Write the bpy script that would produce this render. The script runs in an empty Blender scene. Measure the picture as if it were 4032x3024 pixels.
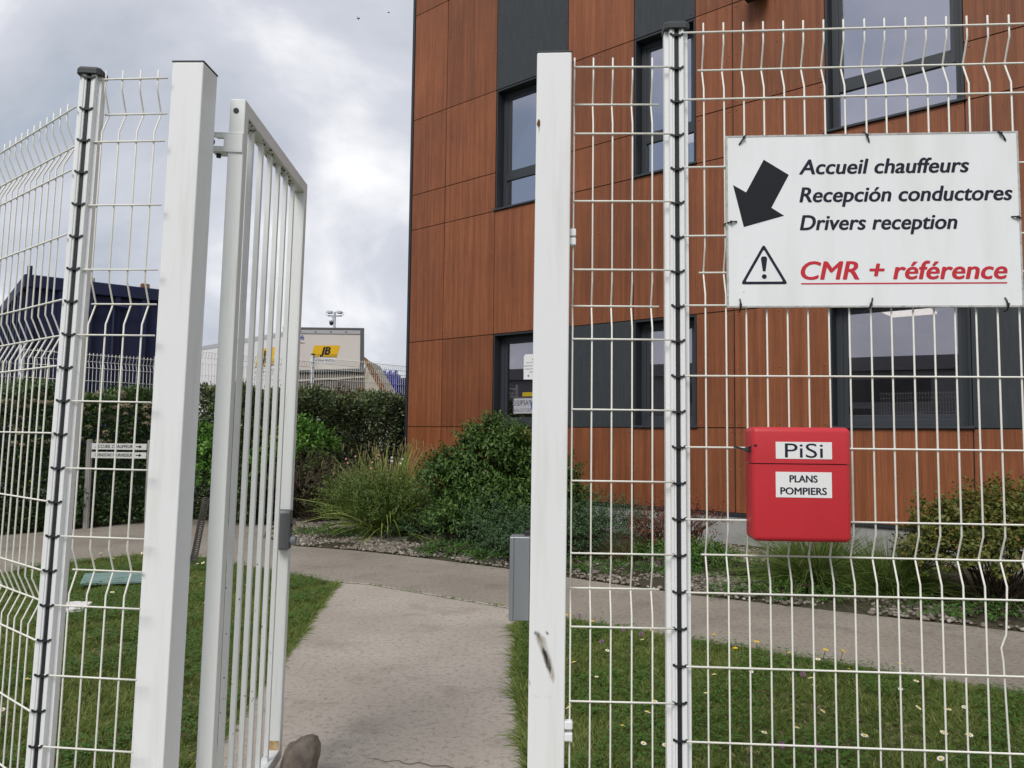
import bpy, bmesh, math, random
import numpy as np
from mathutils import Matrix, Vector
random.seed(7); rng = np.random.default_rng(11)
R = math.radians
scene = bpy.context.scene
COL = scene.collection

# ------------------------------------------------------------------ camera
cam = bpy.data.cameras.new('camera'); camo = bpy.data.objects.new('camera', cam); COL.objects.link(camo)
cam.sensor_fit = 'HORIZONTAL'; cam.sensor_width = 36.0; cam.lens = 36.0 * 3082 / 4032
cam.clip_start = 0.05; cam.clip_end = 1000
camo.matrix_world = (Matrix.Translation((0, 0, 1.42)) @ Matrix.Rotation(math.pi / 2 + R(3.718), 4, 'X')
                     @ Matrix.Rotation(0.01211, 4, 'Z'))
scene.camera = camo
# ------------------------------------------------------------------ exposure
scene.view_settings.view_transform = 'Standard'; scene.view_settings.look = 'None'
scene.view_settings.exposure = 0.72; scene.view_settings.gamma = 1.0
scene.view_settings.use_curve_mapping = False
scene.render.engine = 'CYCLES'
scene.cycles.max_bounces = 8; scene.cycles.transparent_max_bounces = 24
# ------------------------------------------------------------------ sun (veiled by cloud, behind the photographer)
SUN_EL, SUN_AZ = R(46), R(205)          # azimuth measured clockwise from +Y
sl = bpy.data.lights.new('sun', 'SUN'); sl.energy = 1.5; sl.angle = R(26); sl.color = (1.0, 0.965, 0.92)
so = bpy.data.objects.new('sun', sl); COL.objects.link(so)
sd = Vector((math.sin(SUN_AZ) * math.cos(SUN_EL), math.cos(SUN_AZ) * math.cos(SUN_EL), math.sin(SUN_EL)))
so.rotation_euler = sd.to_track_quat('Z', 'Y').to_euler()
# ------------------------------------------------------------------ world: Nishita sky seen through a broken cloud deck
world = bpy.data.worlds.new('World'); scene.world = world; world.use_nodes = True
nt = world.node_tree; nt.nodes.clear()
def wn(t, **k):
    n = nt.nodes.new(t)
    for a, b in k.items(): setattr(n, a, b)
    return n
lk = nt.links.new
sky = wn('ShaderNodeTexSky', sky_type='NISHITA', sun_disc=False, sun_elevation=SUN_EL, sun_rotation=SUN_AZ)
bg1 = wn('ShaderNodeBackground'); bg1.inputs[1].default_value = 0.07; lk(sky.outputs[0], bg1.inputs[0])
tc = wn('ShaderNodeTexCoord'); sep = wn('ShaderNodeSeparateXYZ'); lk(tc.outputs['Generated'], sep.inputs[0])
def wmath(op, a, b=None, c=None):
    m = wn('ShaderNodeMath', operation=op)
    for i, v in enumerate((a, b, c)):
        if v is None: continue
        if isinstance(v, (int, float)): m.inputs[i].default_value = v
        else: lk(v, m.inputs[i])
    return m.outputs[0]
zz = wmath('ADD', wmath('MAXIMUM', sep.outputs[2], 0.0), 0.42)
cx = wmath('DIVIDE', sep.outputs[0], zz); cy = wmath('DIVIDE', sep.outputs[1], zz)
cmb = wn('ShaderNodeCombineXYZ'); lk(cx, cmb.inputs[0]); lk(cy, cmb.inputs[1])
mp = wn('ShaderNodeMapping'); lk(cmb.outputs[0], mp.inputs[0]); mp.inputs['Location'].default_value = (8.3, 2.9, 0.3)
mp.inputs['Scale'].default_value = (1.0, 0.8, 1.0)
n1 = wn('ShaderNodeTexNoise'); n1.inputs["Scale"].default_value = 1.5; n1.inputs['Detail'].default_value = 7; n1.inputs['Roughness'].default_value = 0.52
n1.inputs['Distortion'].default_value = 0.35
lk(mp.outputs[0], n1.inputs['Vector'])
rmp = wn('ShaderNodeValToRGB'); lk(n1.outputs[0], rmp.inputs[0])
e = rmp.color_ramp.elements
e[0].position = 0.36; e[0].color = (0.25, 0.315, 0.40, 1)
e[1].position = 0.66; e[1].color = (1.0, 0.99, 0.98, 1)
x = e.new(0.45); x.color = (0.43, 0.46, 0.52, 1)
x = e.new(0.55); x.color = (0.57, 0.585, 0.64, 1)
bg2 = wn('ShaderNodeBackground'); bg2.inputs[1].default_value = 0.75; lk(rmp.outputs[0], bg2.inputs[0])
mx = wn('ShaderNodeMixShader'); mx.inputs[0].default_value = 0.93
lk(bg1.outputs[0], mx.inputs[1]); lk(bg2.outputs[0], mx.inputs[2])
out = wn('ShaderNodeOutputWorld'); lk(mx.outputs[0], out.inputs[0])

# ------------------------------------------------------------------ materials
MAT = {}
def mat(name, col, rough=0.6, spec=0.4, metal=0.0, noise=None, bump=None, coat=0.0, emit=None):
    """noise = (scale xyz, detail, colour2, low, high); bump = (scale, strength)"""
    m = bpy.data.materials.new(name); m.use_nodes = True; t = m.node_tree
    b = t.nodes['Principled BSDF']
    b.inputs['Base Color'].default_value = (*col, 1); b.inputs['Roughness'].default_value = rough
    b.inputs['Specular IOR Level'].default_value = spec; b.inputs['Metallic'].default_value = metal
    b.inputs['Coat Weight'].default_value = coat
    if emit: b.inputs['Emission Color'].default_value = (*emit[0], 1); b.inputs['Emission Strength'].default_value = emit[1]
    co = t.nodes.new('ShaderNodeTexCoord')
    if noise:
        sc, det, c2, lo, hi = noise
        mpn = t.nodes.new('ShaderNodeMapping'); t.links.new(co.outputs['Object'], mpn.inputs[0])
        mpn.inputs['Scale'].default_value = sc if not isinstance(sc, (int, float)) else (sc, sc, sc)
        nz = t.nodes.new('ShaderNodeTexNoise'); nz.inputs['Scale'].default_value = 1; nz.inputs['Detail'].default_value = det
        nz.inputs['Roughness'].default_value = 0.6
        t.links.new(mpn.outputs[0], nz.inputs['Vector'])
        rp = t.nodes.new('ShaderNodeValToRGB'); t.links.new(nz.outputs[0], rp.inputs[0])
        rp.color_ramp.elements[0].position = lo; rp.color_ramp.elements[0].color = (*col, 1)
        rp.color_ramp.elements[1].position = hi; rp.color_ramp.elements[1].color = (*c2, 1)
        t.links.new(rp.outputs[0], b.inputs['Base Color'])
    if bump:
        nb = t.nodes.new('ShaderNodeTexNoise'); nb.inputs['Scale'].default_value = bump[0]; nb.inputs['Detail'].default_value = 5
        t.links.new(co.outputs['Object'], nb.inputs['Vector'])
        bp = t.nodes.new('ShaderNodeBump'); bp.inputs['Strength'].default_value = bump[1]; bp.inputs['Distance'].default_value = 0.01
        t.links.new(nb.outputs[0], bp.inputs['Height']); t.links.new(bp.outputs[0], b.inputs['Normal'])
    MAT[name] = m
    return m
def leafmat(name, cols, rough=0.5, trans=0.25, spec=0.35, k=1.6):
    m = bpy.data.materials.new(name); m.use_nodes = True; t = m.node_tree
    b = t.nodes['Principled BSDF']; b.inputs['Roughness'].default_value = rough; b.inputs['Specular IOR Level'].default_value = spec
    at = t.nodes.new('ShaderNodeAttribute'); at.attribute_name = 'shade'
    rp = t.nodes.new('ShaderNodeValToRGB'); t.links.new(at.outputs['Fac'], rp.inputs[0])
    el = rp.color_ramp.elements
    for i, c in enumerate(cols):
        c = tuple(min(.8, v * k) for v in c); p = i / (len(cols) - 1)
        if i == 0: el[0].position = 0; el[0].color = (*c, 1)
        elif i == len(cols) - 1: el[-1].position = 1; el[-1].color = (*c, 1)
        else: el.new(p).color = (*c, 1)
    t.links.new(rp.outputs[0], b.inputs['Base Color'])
    tr = t.nodes.new('ShaderNodeBsdfTranslucent'); t.links.new(rp.outputs[0], tr.inputs[0])
    mxs = t.nodes.new('ShaderNodeMixShader'); mxs.inputs[0].default_value = trans
    t.links.new(b.outputs[0], mxs.inputs[1]); t.links.new(tr.outputs[0], mxs.inputs[2])
    t.links.new(mxs.outputs[0], t.nodes['Material Output'].inputs[0])
    MAT[name] = m
    return m

mat('white_paint', (0.80, 0.81, 0.81), 0.38, 0.4, noise=((22, 22, 1.6), 7, (0.66, 0.66, 0.62), 0.52, 0.86), bump=(180, 0.03))
mat('gate_paint', (0.77, 0.79, 0.77), 0.42, 0.4, noise=((26, 26, 1.8), 7, (0.50, 0.51, 0.46), 0.55, 0.85), bump=(200, 0.04))
mat('wire_white', (0.80, 0.79, 0.72), 0.45, 0.4, noise=(14, 4, (0.66, 0.63, 0.54), 0.52, 0.8))
mat('black_plastic', (0.022, 0.024, 0.028), 0.5, 0.35)
mat('grey_plastic', (0.045, 0.047, 0.05), 0.55, 0.4)
mat('aluminium', (0.36, 0.38, 0.40), 0.42, 0.5, metal=0.6, noise=((6, 6, 2), 4, (0.27, 0.29, 0.31), 0.4, 0.75))
mat('lock_grey', (0.15, 0.155, 0.16), 0.45, 0.5, metal=0.35)
mat('rust', (0.12, 0.045, 0.018), 0.9, 0.1, noise=(60, 5, (0.25, 0.11, 0.04), 0.4, 0.7))
mat('rust_stain', (0.55, 0.42, 0.24), 0.8, 0.2, noise=(40, 5, (0.34, 0.18, 0.07), 0.45, 0.75))
mat('spring_steel', (0.20, 0.17, 0.15), 0.45, 0.5, metal=0.35)
mat('grime', (0.045, 0.045, 0.04), 0.95, 0.05)
mat('sign_white', (0.84, 0.86, 0.87), 0.4, 0.3, noise=((9, 9, 1.6), 6, (0.74, 0.75, 0.73), 0.48, 0.82))
mat('print_navy', (0.018, 0.020, 0.035), 0.5, 0.2)
mat('print_black', (0.015, 0.016, 0.020), 0.5, 0.2)
mat('print_red', (0.56, 0.035, 0.050), 0.5, 0.2)
mat('red_plastic', (0.56, 0.030, 0.042), 0.45, 0.4, noise=(7, 4, (0.48, 0.028, 0.038), 0.4, 0.8), bump=(320, 0.06))
mat('anthracite', (0.024, 0.028, 0.033), 0.5, 0.4)
mat('dark_cladding', (0.032, 0.038, 0.043), 0.62, 0.35, noise=((30, 30, 4), 4, (0.042, 0.048, 0.053), 0.4, 0.7))
mat('frame_grey', (0.035, 0.041, 0.048), 0.45, 0.45)
mat('plinth_concrete', (0.33, 0.33, 0.32), 0.9, 0.2, noise=(5, 6, (0.22, 0.22, 0.21), 0.4, 0.75), bump=(60, 0.25))
mat('room_wall', (0.45, 0.44, 0.43), 0.8, 0.2)
mat('room_floor', (0.16, 0.15, 0.14), 0.7, 0.2)
mat('lamp_panel', (0.9, 0.86, 0.78), 0.5, 0.1, emit=((1.0, 0.90, 0.74), 1.6))
mat('paper', (0.80, 0.80, 0.80), 0.7, 0.1)
mat('reflection_pale', (0.42, 0.42, 0.45), 0.6, 0.2)
mat('print_grey', (0.10, 0.10, 0.12), 0.6, 0.2)
mat('print_blue', (0.02, 0.06, 0.35), 0.6, 0.2)
mat('globe_blue', (0.03, 0.12, 0.30), 0.6, 0.2)
mat('globe_green', (0.10, 0.22, 0.05), 0.6, 0.2)
mat('reflection_yellow', (0.40, 0.29, 0.02), 0.6, 0.2)
mat('trailer_white', (0.66, 0.61, 0.56), 0.55, 0.3, noise=((1.2, 1.2, .5), 5, (0.58, 0.53, 0.48), 0.45, 0.8))
mat('trailer_pale', (0.72, 0.71, 0.71), 0.5, 0.3, noise=((.8, .8, .4), 5, (0.64, 0.63, 0.63), 0.45, 0.8))
mat('trailer_trim', (0.10, 0.105, 0.11), 0.5, 0.4)
mat('trim_light', (0.45, 0.45, 0.45), 0.4, 0.4, metal=0.3)
mat('logo_yellow', (0.78, 0.46, 0.01), 0.5, 0.3)
mat('skip_grey', (0.15, 0.13, 0.115), 0.85, 0.2, noise=((3, 3, 1.5), 6, (0.10, 0.085, 0.075), 0.4, 0.75))
mat('skip_cream', (0.50, 0.46, 0.37), 0.8, 0.2, noise=(5, 7, (0.24, 0.14, 0.07), 0.56, 0.72))
mat('skip_rust', (0.34, 0.20, 0.11), 0.9, 0.1, noise=(7, 7, (0.17, 0.075, 0.035), 0.38, 0.62))
mat('bin_blue', (0.020, 0.040, 0.38), 0.45, 0.4)
mat('bin_blue_top', (0.10, 0.12, 0.42), 0.35, 0.5)
mat('navy_steel', (0.013, 0.019, 0.065), 0.6, 0.3, noise=((2, 2, 1), 6, (0.024, 0.026, 0.050), 0.45, 0.75))
mat('tyre', (0.02, 0.02, 0.02), 0.9, 0.1)
mat('galvanised', (0.40, 0.42, 0.44), 0.45, 0.4, metal=0.4)
mat('lamp_glass', (0.55, 0.58, 0.62), 0.25, 0.5)
mat('post_alu', (0.42, 0.41, 0.38), 0.5, 0.4, metal=0.25, noise=((60, 60, 1.5), 3, (0.30, 0.29, 0.27), 0.4, 0.7))
mat('plank_white', (0.62, 0.62, 0.60), 0.5, 0.3)
mat('green_lid', (0.20, 0.30, 0.27), 0.5, 0.4, noise=(9, 5, (0.13, 0.20, 0.18), 0.45, 0.8))
mat('pale_slab', (0.72, 0.70, 0.66), 0.7, 0.2)
mat('stone', (0.27, 0.225, 0.180), 0.9, 0.2, noise=(11, 8, (0.13, 0.108, 0.090), 0.40, 0.66), bump=(60, 0.9))
mat('twig', (0.07, 0.05, 0.035), 0.9, 0.1)
mat('bark_red', (0.10, 0.05, 0.035), 0.9, 0.1)
mat('petal_white', (0.80, 0.79, 0.74), 0.6, 0.2)
mat('petal_yellow', (0.78, 0.52, 0.02), 0.6, 0.2)
mat('petal_pink', (0.72, 0.28, 0.34), 0.6, 0.2)
mat('petal_mauve', (0.36, 0.17, 0.30), 0.6, 0.2)
mat('petal_red', (0.45, 0.02, 0.03), 0.6, 0.2)
mat('stalk', (0.08, 0.13, 0.03), 0.7, 0.2)
mat('shed_grey', (0.20, 0.205, 0.215), 0.6, 0.3)
mat('shed_dark', (0.05, 0.052, 0.058), 0.5, 0.4)
mat('box_pale_blue', (0.42, 0.56, 0.66), 0.6, 0.2)
mat('orange', (0.50, 0.20, 0.06), 0.6, 0.2)
mat('bird_dark', (0.05, 0.05, 0.055), 0.8, 0.1)

def grass_ground(name, c1, c2, c3):
    m = mat(name, c1, 0.95, 0.1); t = m.node_tree; b = t.nodes['Principled BSDF']
    co = t.nodes.new('ShaderNodeTexCoord')
    n1 = t.nodes.new('ShaderNodeTexNoise'); n1.inputs['Scale'].default_value = 1.6; n1.inputs['Detail'].default_value = 8
    n2 = t.nodes.new('ShaderNodeTexNoise'); n2.inputs['Scale'].default_value = 28; n2.inputs['Detail'].default_value = 5
    for n in (n1, n2): t.links.new(co.outputs['Object'], n.inputs['Vector'])
    r1 = t.nodes.new('ShaderNodeValToRGB'); r1.color_ramp.elements[0].position = .38; r1.color_ramp.elements[1].position = .66
    r1.color_ramp.elements[0].color = (*c1, 1); r1.color_ramp.elements[1].color = (*c2, 1); t.links.new(n1.outputs[0], r1.inputs[0])
    r2 = t.nodes.new('ShaderNodeValToRGB'); r2.color_ramp.elements[0].position = .48; r2.color_ramp.elements[1].position = .68; t.links.new(n2.outputs[0], r2.inputs[0])
    mxx = t.nodes.new('ShaderNodeMix'); mxx.data_type = 'RGBA'; t.links.new(r2.outputs[0], mxx.inputs['Factor']); t.links.new(r1.outputs[0], mxx.inputs['A']); mxx.inputs['B'].default_value = (*c3, 1)
    t.links.new(mxx.outputs['Result'], b.inputs['Base Color'])
    bp = t.nodes.new('ShaderNodeBump'); bp.inputs['Strength'].default_value = .8; bp.inputs['Distance'].default_value = .03
    t.links.new(n2.outputs[0], bp.inputs['Height']); t.links.new(bp.outputs[0], b.inputs['Normal'])
    return m
grass_ground('lawn_soil', (0.075, 0.090, 0.030), (0.130, 0.105, 0.060), (0.055, 0.065, 0.022))
grass_ground('bed_soil', (0.060, 0.048, 0.033), (0.085, 0.075, 0.055), (0.035, 0.045, 0.018))
grass_ground('field', (0.060, 0.075, 0.028), (0.10, 0.095, 0.06), (0.04, 0.05, 0.02))

def concrete(name, c1, c2, dark, speck):
    m = mat(name, c1, 0.92, 0.25); t = m.node_tree; b = t.nodes['Principled BSDF']
    co = t.nodes.new('ShaderNodeTexCoord')
    def nz(s, d, ro=.6):
        n = t.nodes.new('ShaderNodeTexNoise'); n.inputs['Scale'].default_value = s; n.inputs['Detail'].default_value = d; n.inputs['Roughness'].default_value = ro
        t.links.new(co.outputs['Object'], n.inputs['Vector']); return n.outputs[0]
    def ramp(f, a, b_, ca, cb):
        r = t.nodes.new('ShaderNodeValToRGB'); r.color_ramp.elements[0].position = a; r.color_ramp.elements[1].position = b_
        r.color_ramp.elements[0].color = (*ca, 1); r.color_ramp.elements[1].color = (*cb, 1); t.links.new(f, r.inputs[0]); return r.outputs[0]
    def mixc(f, a, b_):
        k = t.nodes.new('ShaderNodeMix'); k.data_type = 'RGBA'; t.links.new(f, k.inputs['Factor'])
        for s, v in (('A', a), ('B', b_)):
            if isinstance(v, tuple): k.inputs[s].default_value = (*v, 1)
            else: t.links.new(v, k.inputs[s])
        return k.outputs['Result']
    base = ramp(nz(0.75, 6), .38, .66, c1, c2)
    blot = ramp(nz(2.1, 7, .65), .54, .74, (0, 0, 0), (1, 1, 1))
    c = mixc(blot, base, dark)
    fine = ramp(nz(30, 7, .8), .50, .64, (0, 0, 0), (.9, .9, .9))
    c = mixc(fine, c, speck)
    fl = ramp(nz(70, 4, .7), .62, .72, (0, 0, 0), (.7, .7, .7))
    c = mixc(fl, c, tuple(min(1, v * 1.5) for v in c1))
    t.links.new(c, b.inputs['Base Color'])
    bp = t.nodes.new('ShaderNodeBump'); bp.inputs['Strength'].default_value = .45; bp.inputs['Distance'].default_value = .012
    t.links.new(nz(46, 8, .7), bp.inputs['Height']); t.links.new(bp.outputs[0], b.inputs['Normal'])
    return m
concrete('concrete_path', (0.37, 0.325, 0.275), (0.46, 0.41, 0.35), (0.27, 0.23, 0.195), (0.21, 0.182, 0.155))
concrete('concrete_cross', (0.265, 0.232, 0.190), (0.345, 0.305, 0.252), (0.195, 0.170, 0.140), (0.135, 0.118, 0.098))
concrete('yard_tarmac', (0.10, 0.10, 0.10), (0.13, 0.13, 0.125), (0.07, 0.07, 0.07), (0.06, 0.06, 0.06))
mat('mortar', (0.48, 0.45, 0.38), 0.95, 0.1, noise=((22, 22, 22), 6, (0.10, 0.10, 0.06), 0.50, 0.62))

def wood_cladding():
    m = mat('wood_cladding', (0.26, 0.07, 0.03), 0.55, 0.35); t = m.node_tree; b = t.nodes['Principled BSDF']
    co = t.nodes.new('ShaderNodeTexCoord'); oi = t.nodes.new('ShaderNodeObjectInfo')
    def nz(sc, d, ro=.6, dist=0.0):
        mpn = t.nodes.new('ShaderNodeMapping'); t.links.new(co.outputs['Object'], mpn.inputs[0]); mpn.inputs['Scale'].default_value = sc
        n = t.nodes.new('ShaderNodeTexNoise'); n.inputs['Scale'].default_value = 1; n.inputs['Detail'].default_value = d; n.inputs['Roughness'].default_value = ro; n.inputs['Distortion'].default_value = dist
        t.links.new(mpn.outputs[0], n.inputs['Vector']); return n.outputs[0]
    def ramp(f, a, b_, ca, cb):
        r = t.nodes.new('ShaderNodeValToRGB'); r.color_ramp.elements[0].position = a; r.color_ramp.elements[1].position = b_
        r.color_ramp.elements[0].color = (*ca, 1); r.color_ramp.elements[1].color = (*cb, 1); t.links.new(f, r.inputs[0]); return r.outputs[0]
    def mul(a, b_):
        k = t.nodes.new('ShaderNodeMix'); k.data_type = 'RGBA'; k.blend_type = 'MULTIPLY'; k.inputs['Factor'].default_value = 1
        t.links.new(a, k.inputs['A']); t.links.new(b_, k.inputs['B']); return k.outputs['Result']
    base = ramp(nz((16, 1, .35), 2, .5), .36, .64, (0.196, 0.064, 0.024), (0.262, 0.090, 0.035))
    streak = ramp(nz((80, 1, 1.6), 5, .7, .4), .30, .62, (.68, .64, .62), (1.08, 1.08, 1.08))
    big = ramp(nz((1.5, 1, 1.1), 3, .6), .3, .7, (.86, .85, .85), (1.12, 1.10, 1.08))
    flecks = ramp(nz((120, 1, 5), 3, .6), .60, .70, (1, 1, 1), (.55, .5, .48))
    c = mul(mul(mul(base, streak), big), flecks)
    per = t.nodes.new('ShaderNodeMapRange'); t.links.new(oi.outputs['Random'], per.inputs[0]); per.inputs[3].default_value = .86; per.inputs[4].default_value = 1.13
    c2 = t.nodes.new('ShaderNodeVectorMath'); c2.operation = 'SCALE'; t.links.new(c, c2.inputs[0]); t.links.new(per.outputs[0], c2.inputs['Scale'])
    t.links.new(c2.outputs[0], b.inputs['Base Color'])
    return m
wood_cladding()
def glass(name, refl):
    m = bpy.data.materials.new(name); m.use_nodes = True; t = m.node_tree; t.nodes.remove(t.nodes['Principled BSDF'])
    g = t.nodes.new('ShaderNodeBsdfGlossy'); g.inputs['Roughness'].default_value = 0.0; g.inputs['Color'].default_value = (0.93, 0.90, 0.97, 1)
    tr = t.nodes.new('ShaderNodeBsdfTransparent'); tr.inputs[0].default_value = (0.62, 0.62, 0.64, 1)
    lw = t.nodes.new('ShaderNodeLayerWeight'); lw.inputs[0].default_value = 0.30
    mr = t.nodes.new('ShaderNodeMapRange'); t.links.new(lw.outputs['Fresnel'], mr.inputs[0]); mr.inputs[3].default_value = refl; mr.inputs[4].default_value = 0.95
    mxs = t.nodes.new('ShaderNodeMixShader'); t.links.new(mr.outputs[0], mxs.inputs[0]); t.links.new(tr.outputs[0], mxs.inputs[1]); t.links.new(g.outputs[0], mxs.inputs[2])
    t.links.new(mxs.outputs[0], t.nodes['Material Output'].inputs[0]); MAT[name] = m
glass('window_glass', .56); glass('clear_glass', .30)
def smear_mat(name, col, lo, hi, scale):
    m = mat(name, col, 0.8, 0.1); t = m.node_tree; b = t.nodes['Principled BSDF']
    co = t.nodes.new('ShaderNodeTexCoord'); mpn = t.nodes.new('ShaderNodeMapping'); mpn.inputs['Scale'].default_value = scale
    t.links.new(co.outputs['Object'], mpn.inputs[0])
    n = t.nodes.new('ShaderNodeTexNoise'); n.inputs['Scale'].default_value = 1; n.inputs['Detail'].default_value = 6; t.links.new(mpn.outputs[0], n.inputs['Vector'])
    mr = t.nodes.new('ShaderNodeMapRange'); mr.inputs[1].default_value = lo; mr.inputs[2].default_value = hi; t.links.new(n.outputs[0], mr.inputs[0])
    at = t.nodes.new('ShaderNodeAttribute'); at.attribute_name = 'shade'
    mu = t.nodes.new('ShaderNodeMath'); mu.operation = 'MULTIPLY'; t.links.new(mr.outputs[0], mu.inputs[0]); t.links.new(at.outputs['Fac'], mu.inputs[1])
    t.links.new(mu.outputs[0], b.inputs['Alpha'])
smear_mat('scuff_dark', (0.035, 0.030, 0.026), 0.15, 0.55, (160, 160, 30))
smear_mat('scuff_brown', (0.28, 0.22, 0.15), 0.20, 0.65, (90, 90, 25))

leafmat('leaf_grass', [(0.050, 0.080, 0.015), (0.085, 0.122, 0.025), (0.135, 0.160, 0.045), (0.24, 0.20, 0.105)], .6, .35, .25, k=1.72)
leafmat('leaf_clover', [(0.035, 0.085, 0.016), (0.075, 0.145, 0.030)], .55, .3, .25)
leafmat('leaf_hypericum', [(0.020, 0.046, 0.010), (0.044, 0.086, 0.017), (0.085, 0.132, 0.030)], .5, .25)
leafmat('leaf_cotoneaster', [(0.014, 0.034, 0.015), (0.032, 0.062, 0.024), (0.060, 0.098, 0.042)], .5, .15, k=1.9)
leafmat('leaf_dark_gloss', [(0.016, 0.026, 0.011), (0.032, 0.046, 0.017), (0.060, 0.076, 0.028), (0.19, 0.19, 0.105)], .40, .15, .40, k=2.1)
leafmat('leaf_red_tip', [(0.030, 0.035, 0.014), (0.060, 0.045, 0.020), (0.110, 0.050, 0.028)], .4, .2, .4)
leafmat('leaf_viburnum', [(0.014, 0.030, 0.010), (0.032, 0.060, 0.015), (0.085, 0.110, 0.030)], .5, .2, k=2.15)
leafmat('umbel', [(0.26, 0.22, 0.13), (0.40, 0.34, 0.22)], .8, .1, k=1.0)
leafmat('leaf_laurel', [(0.030, 0.085, 0.014), (0.065, 0.150, 0.022), (0.130, 0.230, 0.040)], .4, .3)
leafmat('leaf_spirea', [(0.045, 0.072, 0.014), (0.085, 0.110, 0.022), (0.130, 0.130, 0.028), (0.160, 0.085, 0.028)], .5, .3, k=1.35)
leafmat('leaf_nandina', [(0.050, 0.055, 0.020), (0.130, 0.050, 0.030), (0.22, 0.035, 0.030)], .5, .25)
leafmat('leaf_purple', [(0.030, 0.028, 0.018), (0.055, 0.038, 0.026), (0.070, 0.070, 0.032)], .6, .15)
leafmat('blade_sedge', [(0.055, 0.090, 0.016), (0.125, 0.175, 0.032), (0.240, 0.270, 0.075)], .5, .35, k=1.9)
leafmat('blade_straw', [(0.25, 0.20, 0.09), (0.36, 0.31, 0.15)], .7, .25, k=1.1)
leafmat('blade_tuft', [(0.035, 0.065, 0.014), (0.075, 0.115, 0.024), (0.130, 0.150, 0.045)], .5, .3)
leafmat('blade_brown', [(0.060, 0.050, 0.022), (0.130, 0.095, 0.045), (0.080, 0.090, 0.030)], .7, .2)
leafmat('pebble', [(0.085, 0.07, 0.055), (0.17, 0.145, 0.115), (0.27, 0.24, 0.20), (0.46, 0.43, 0.37)], .8, .0, k=1.0)

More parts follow.
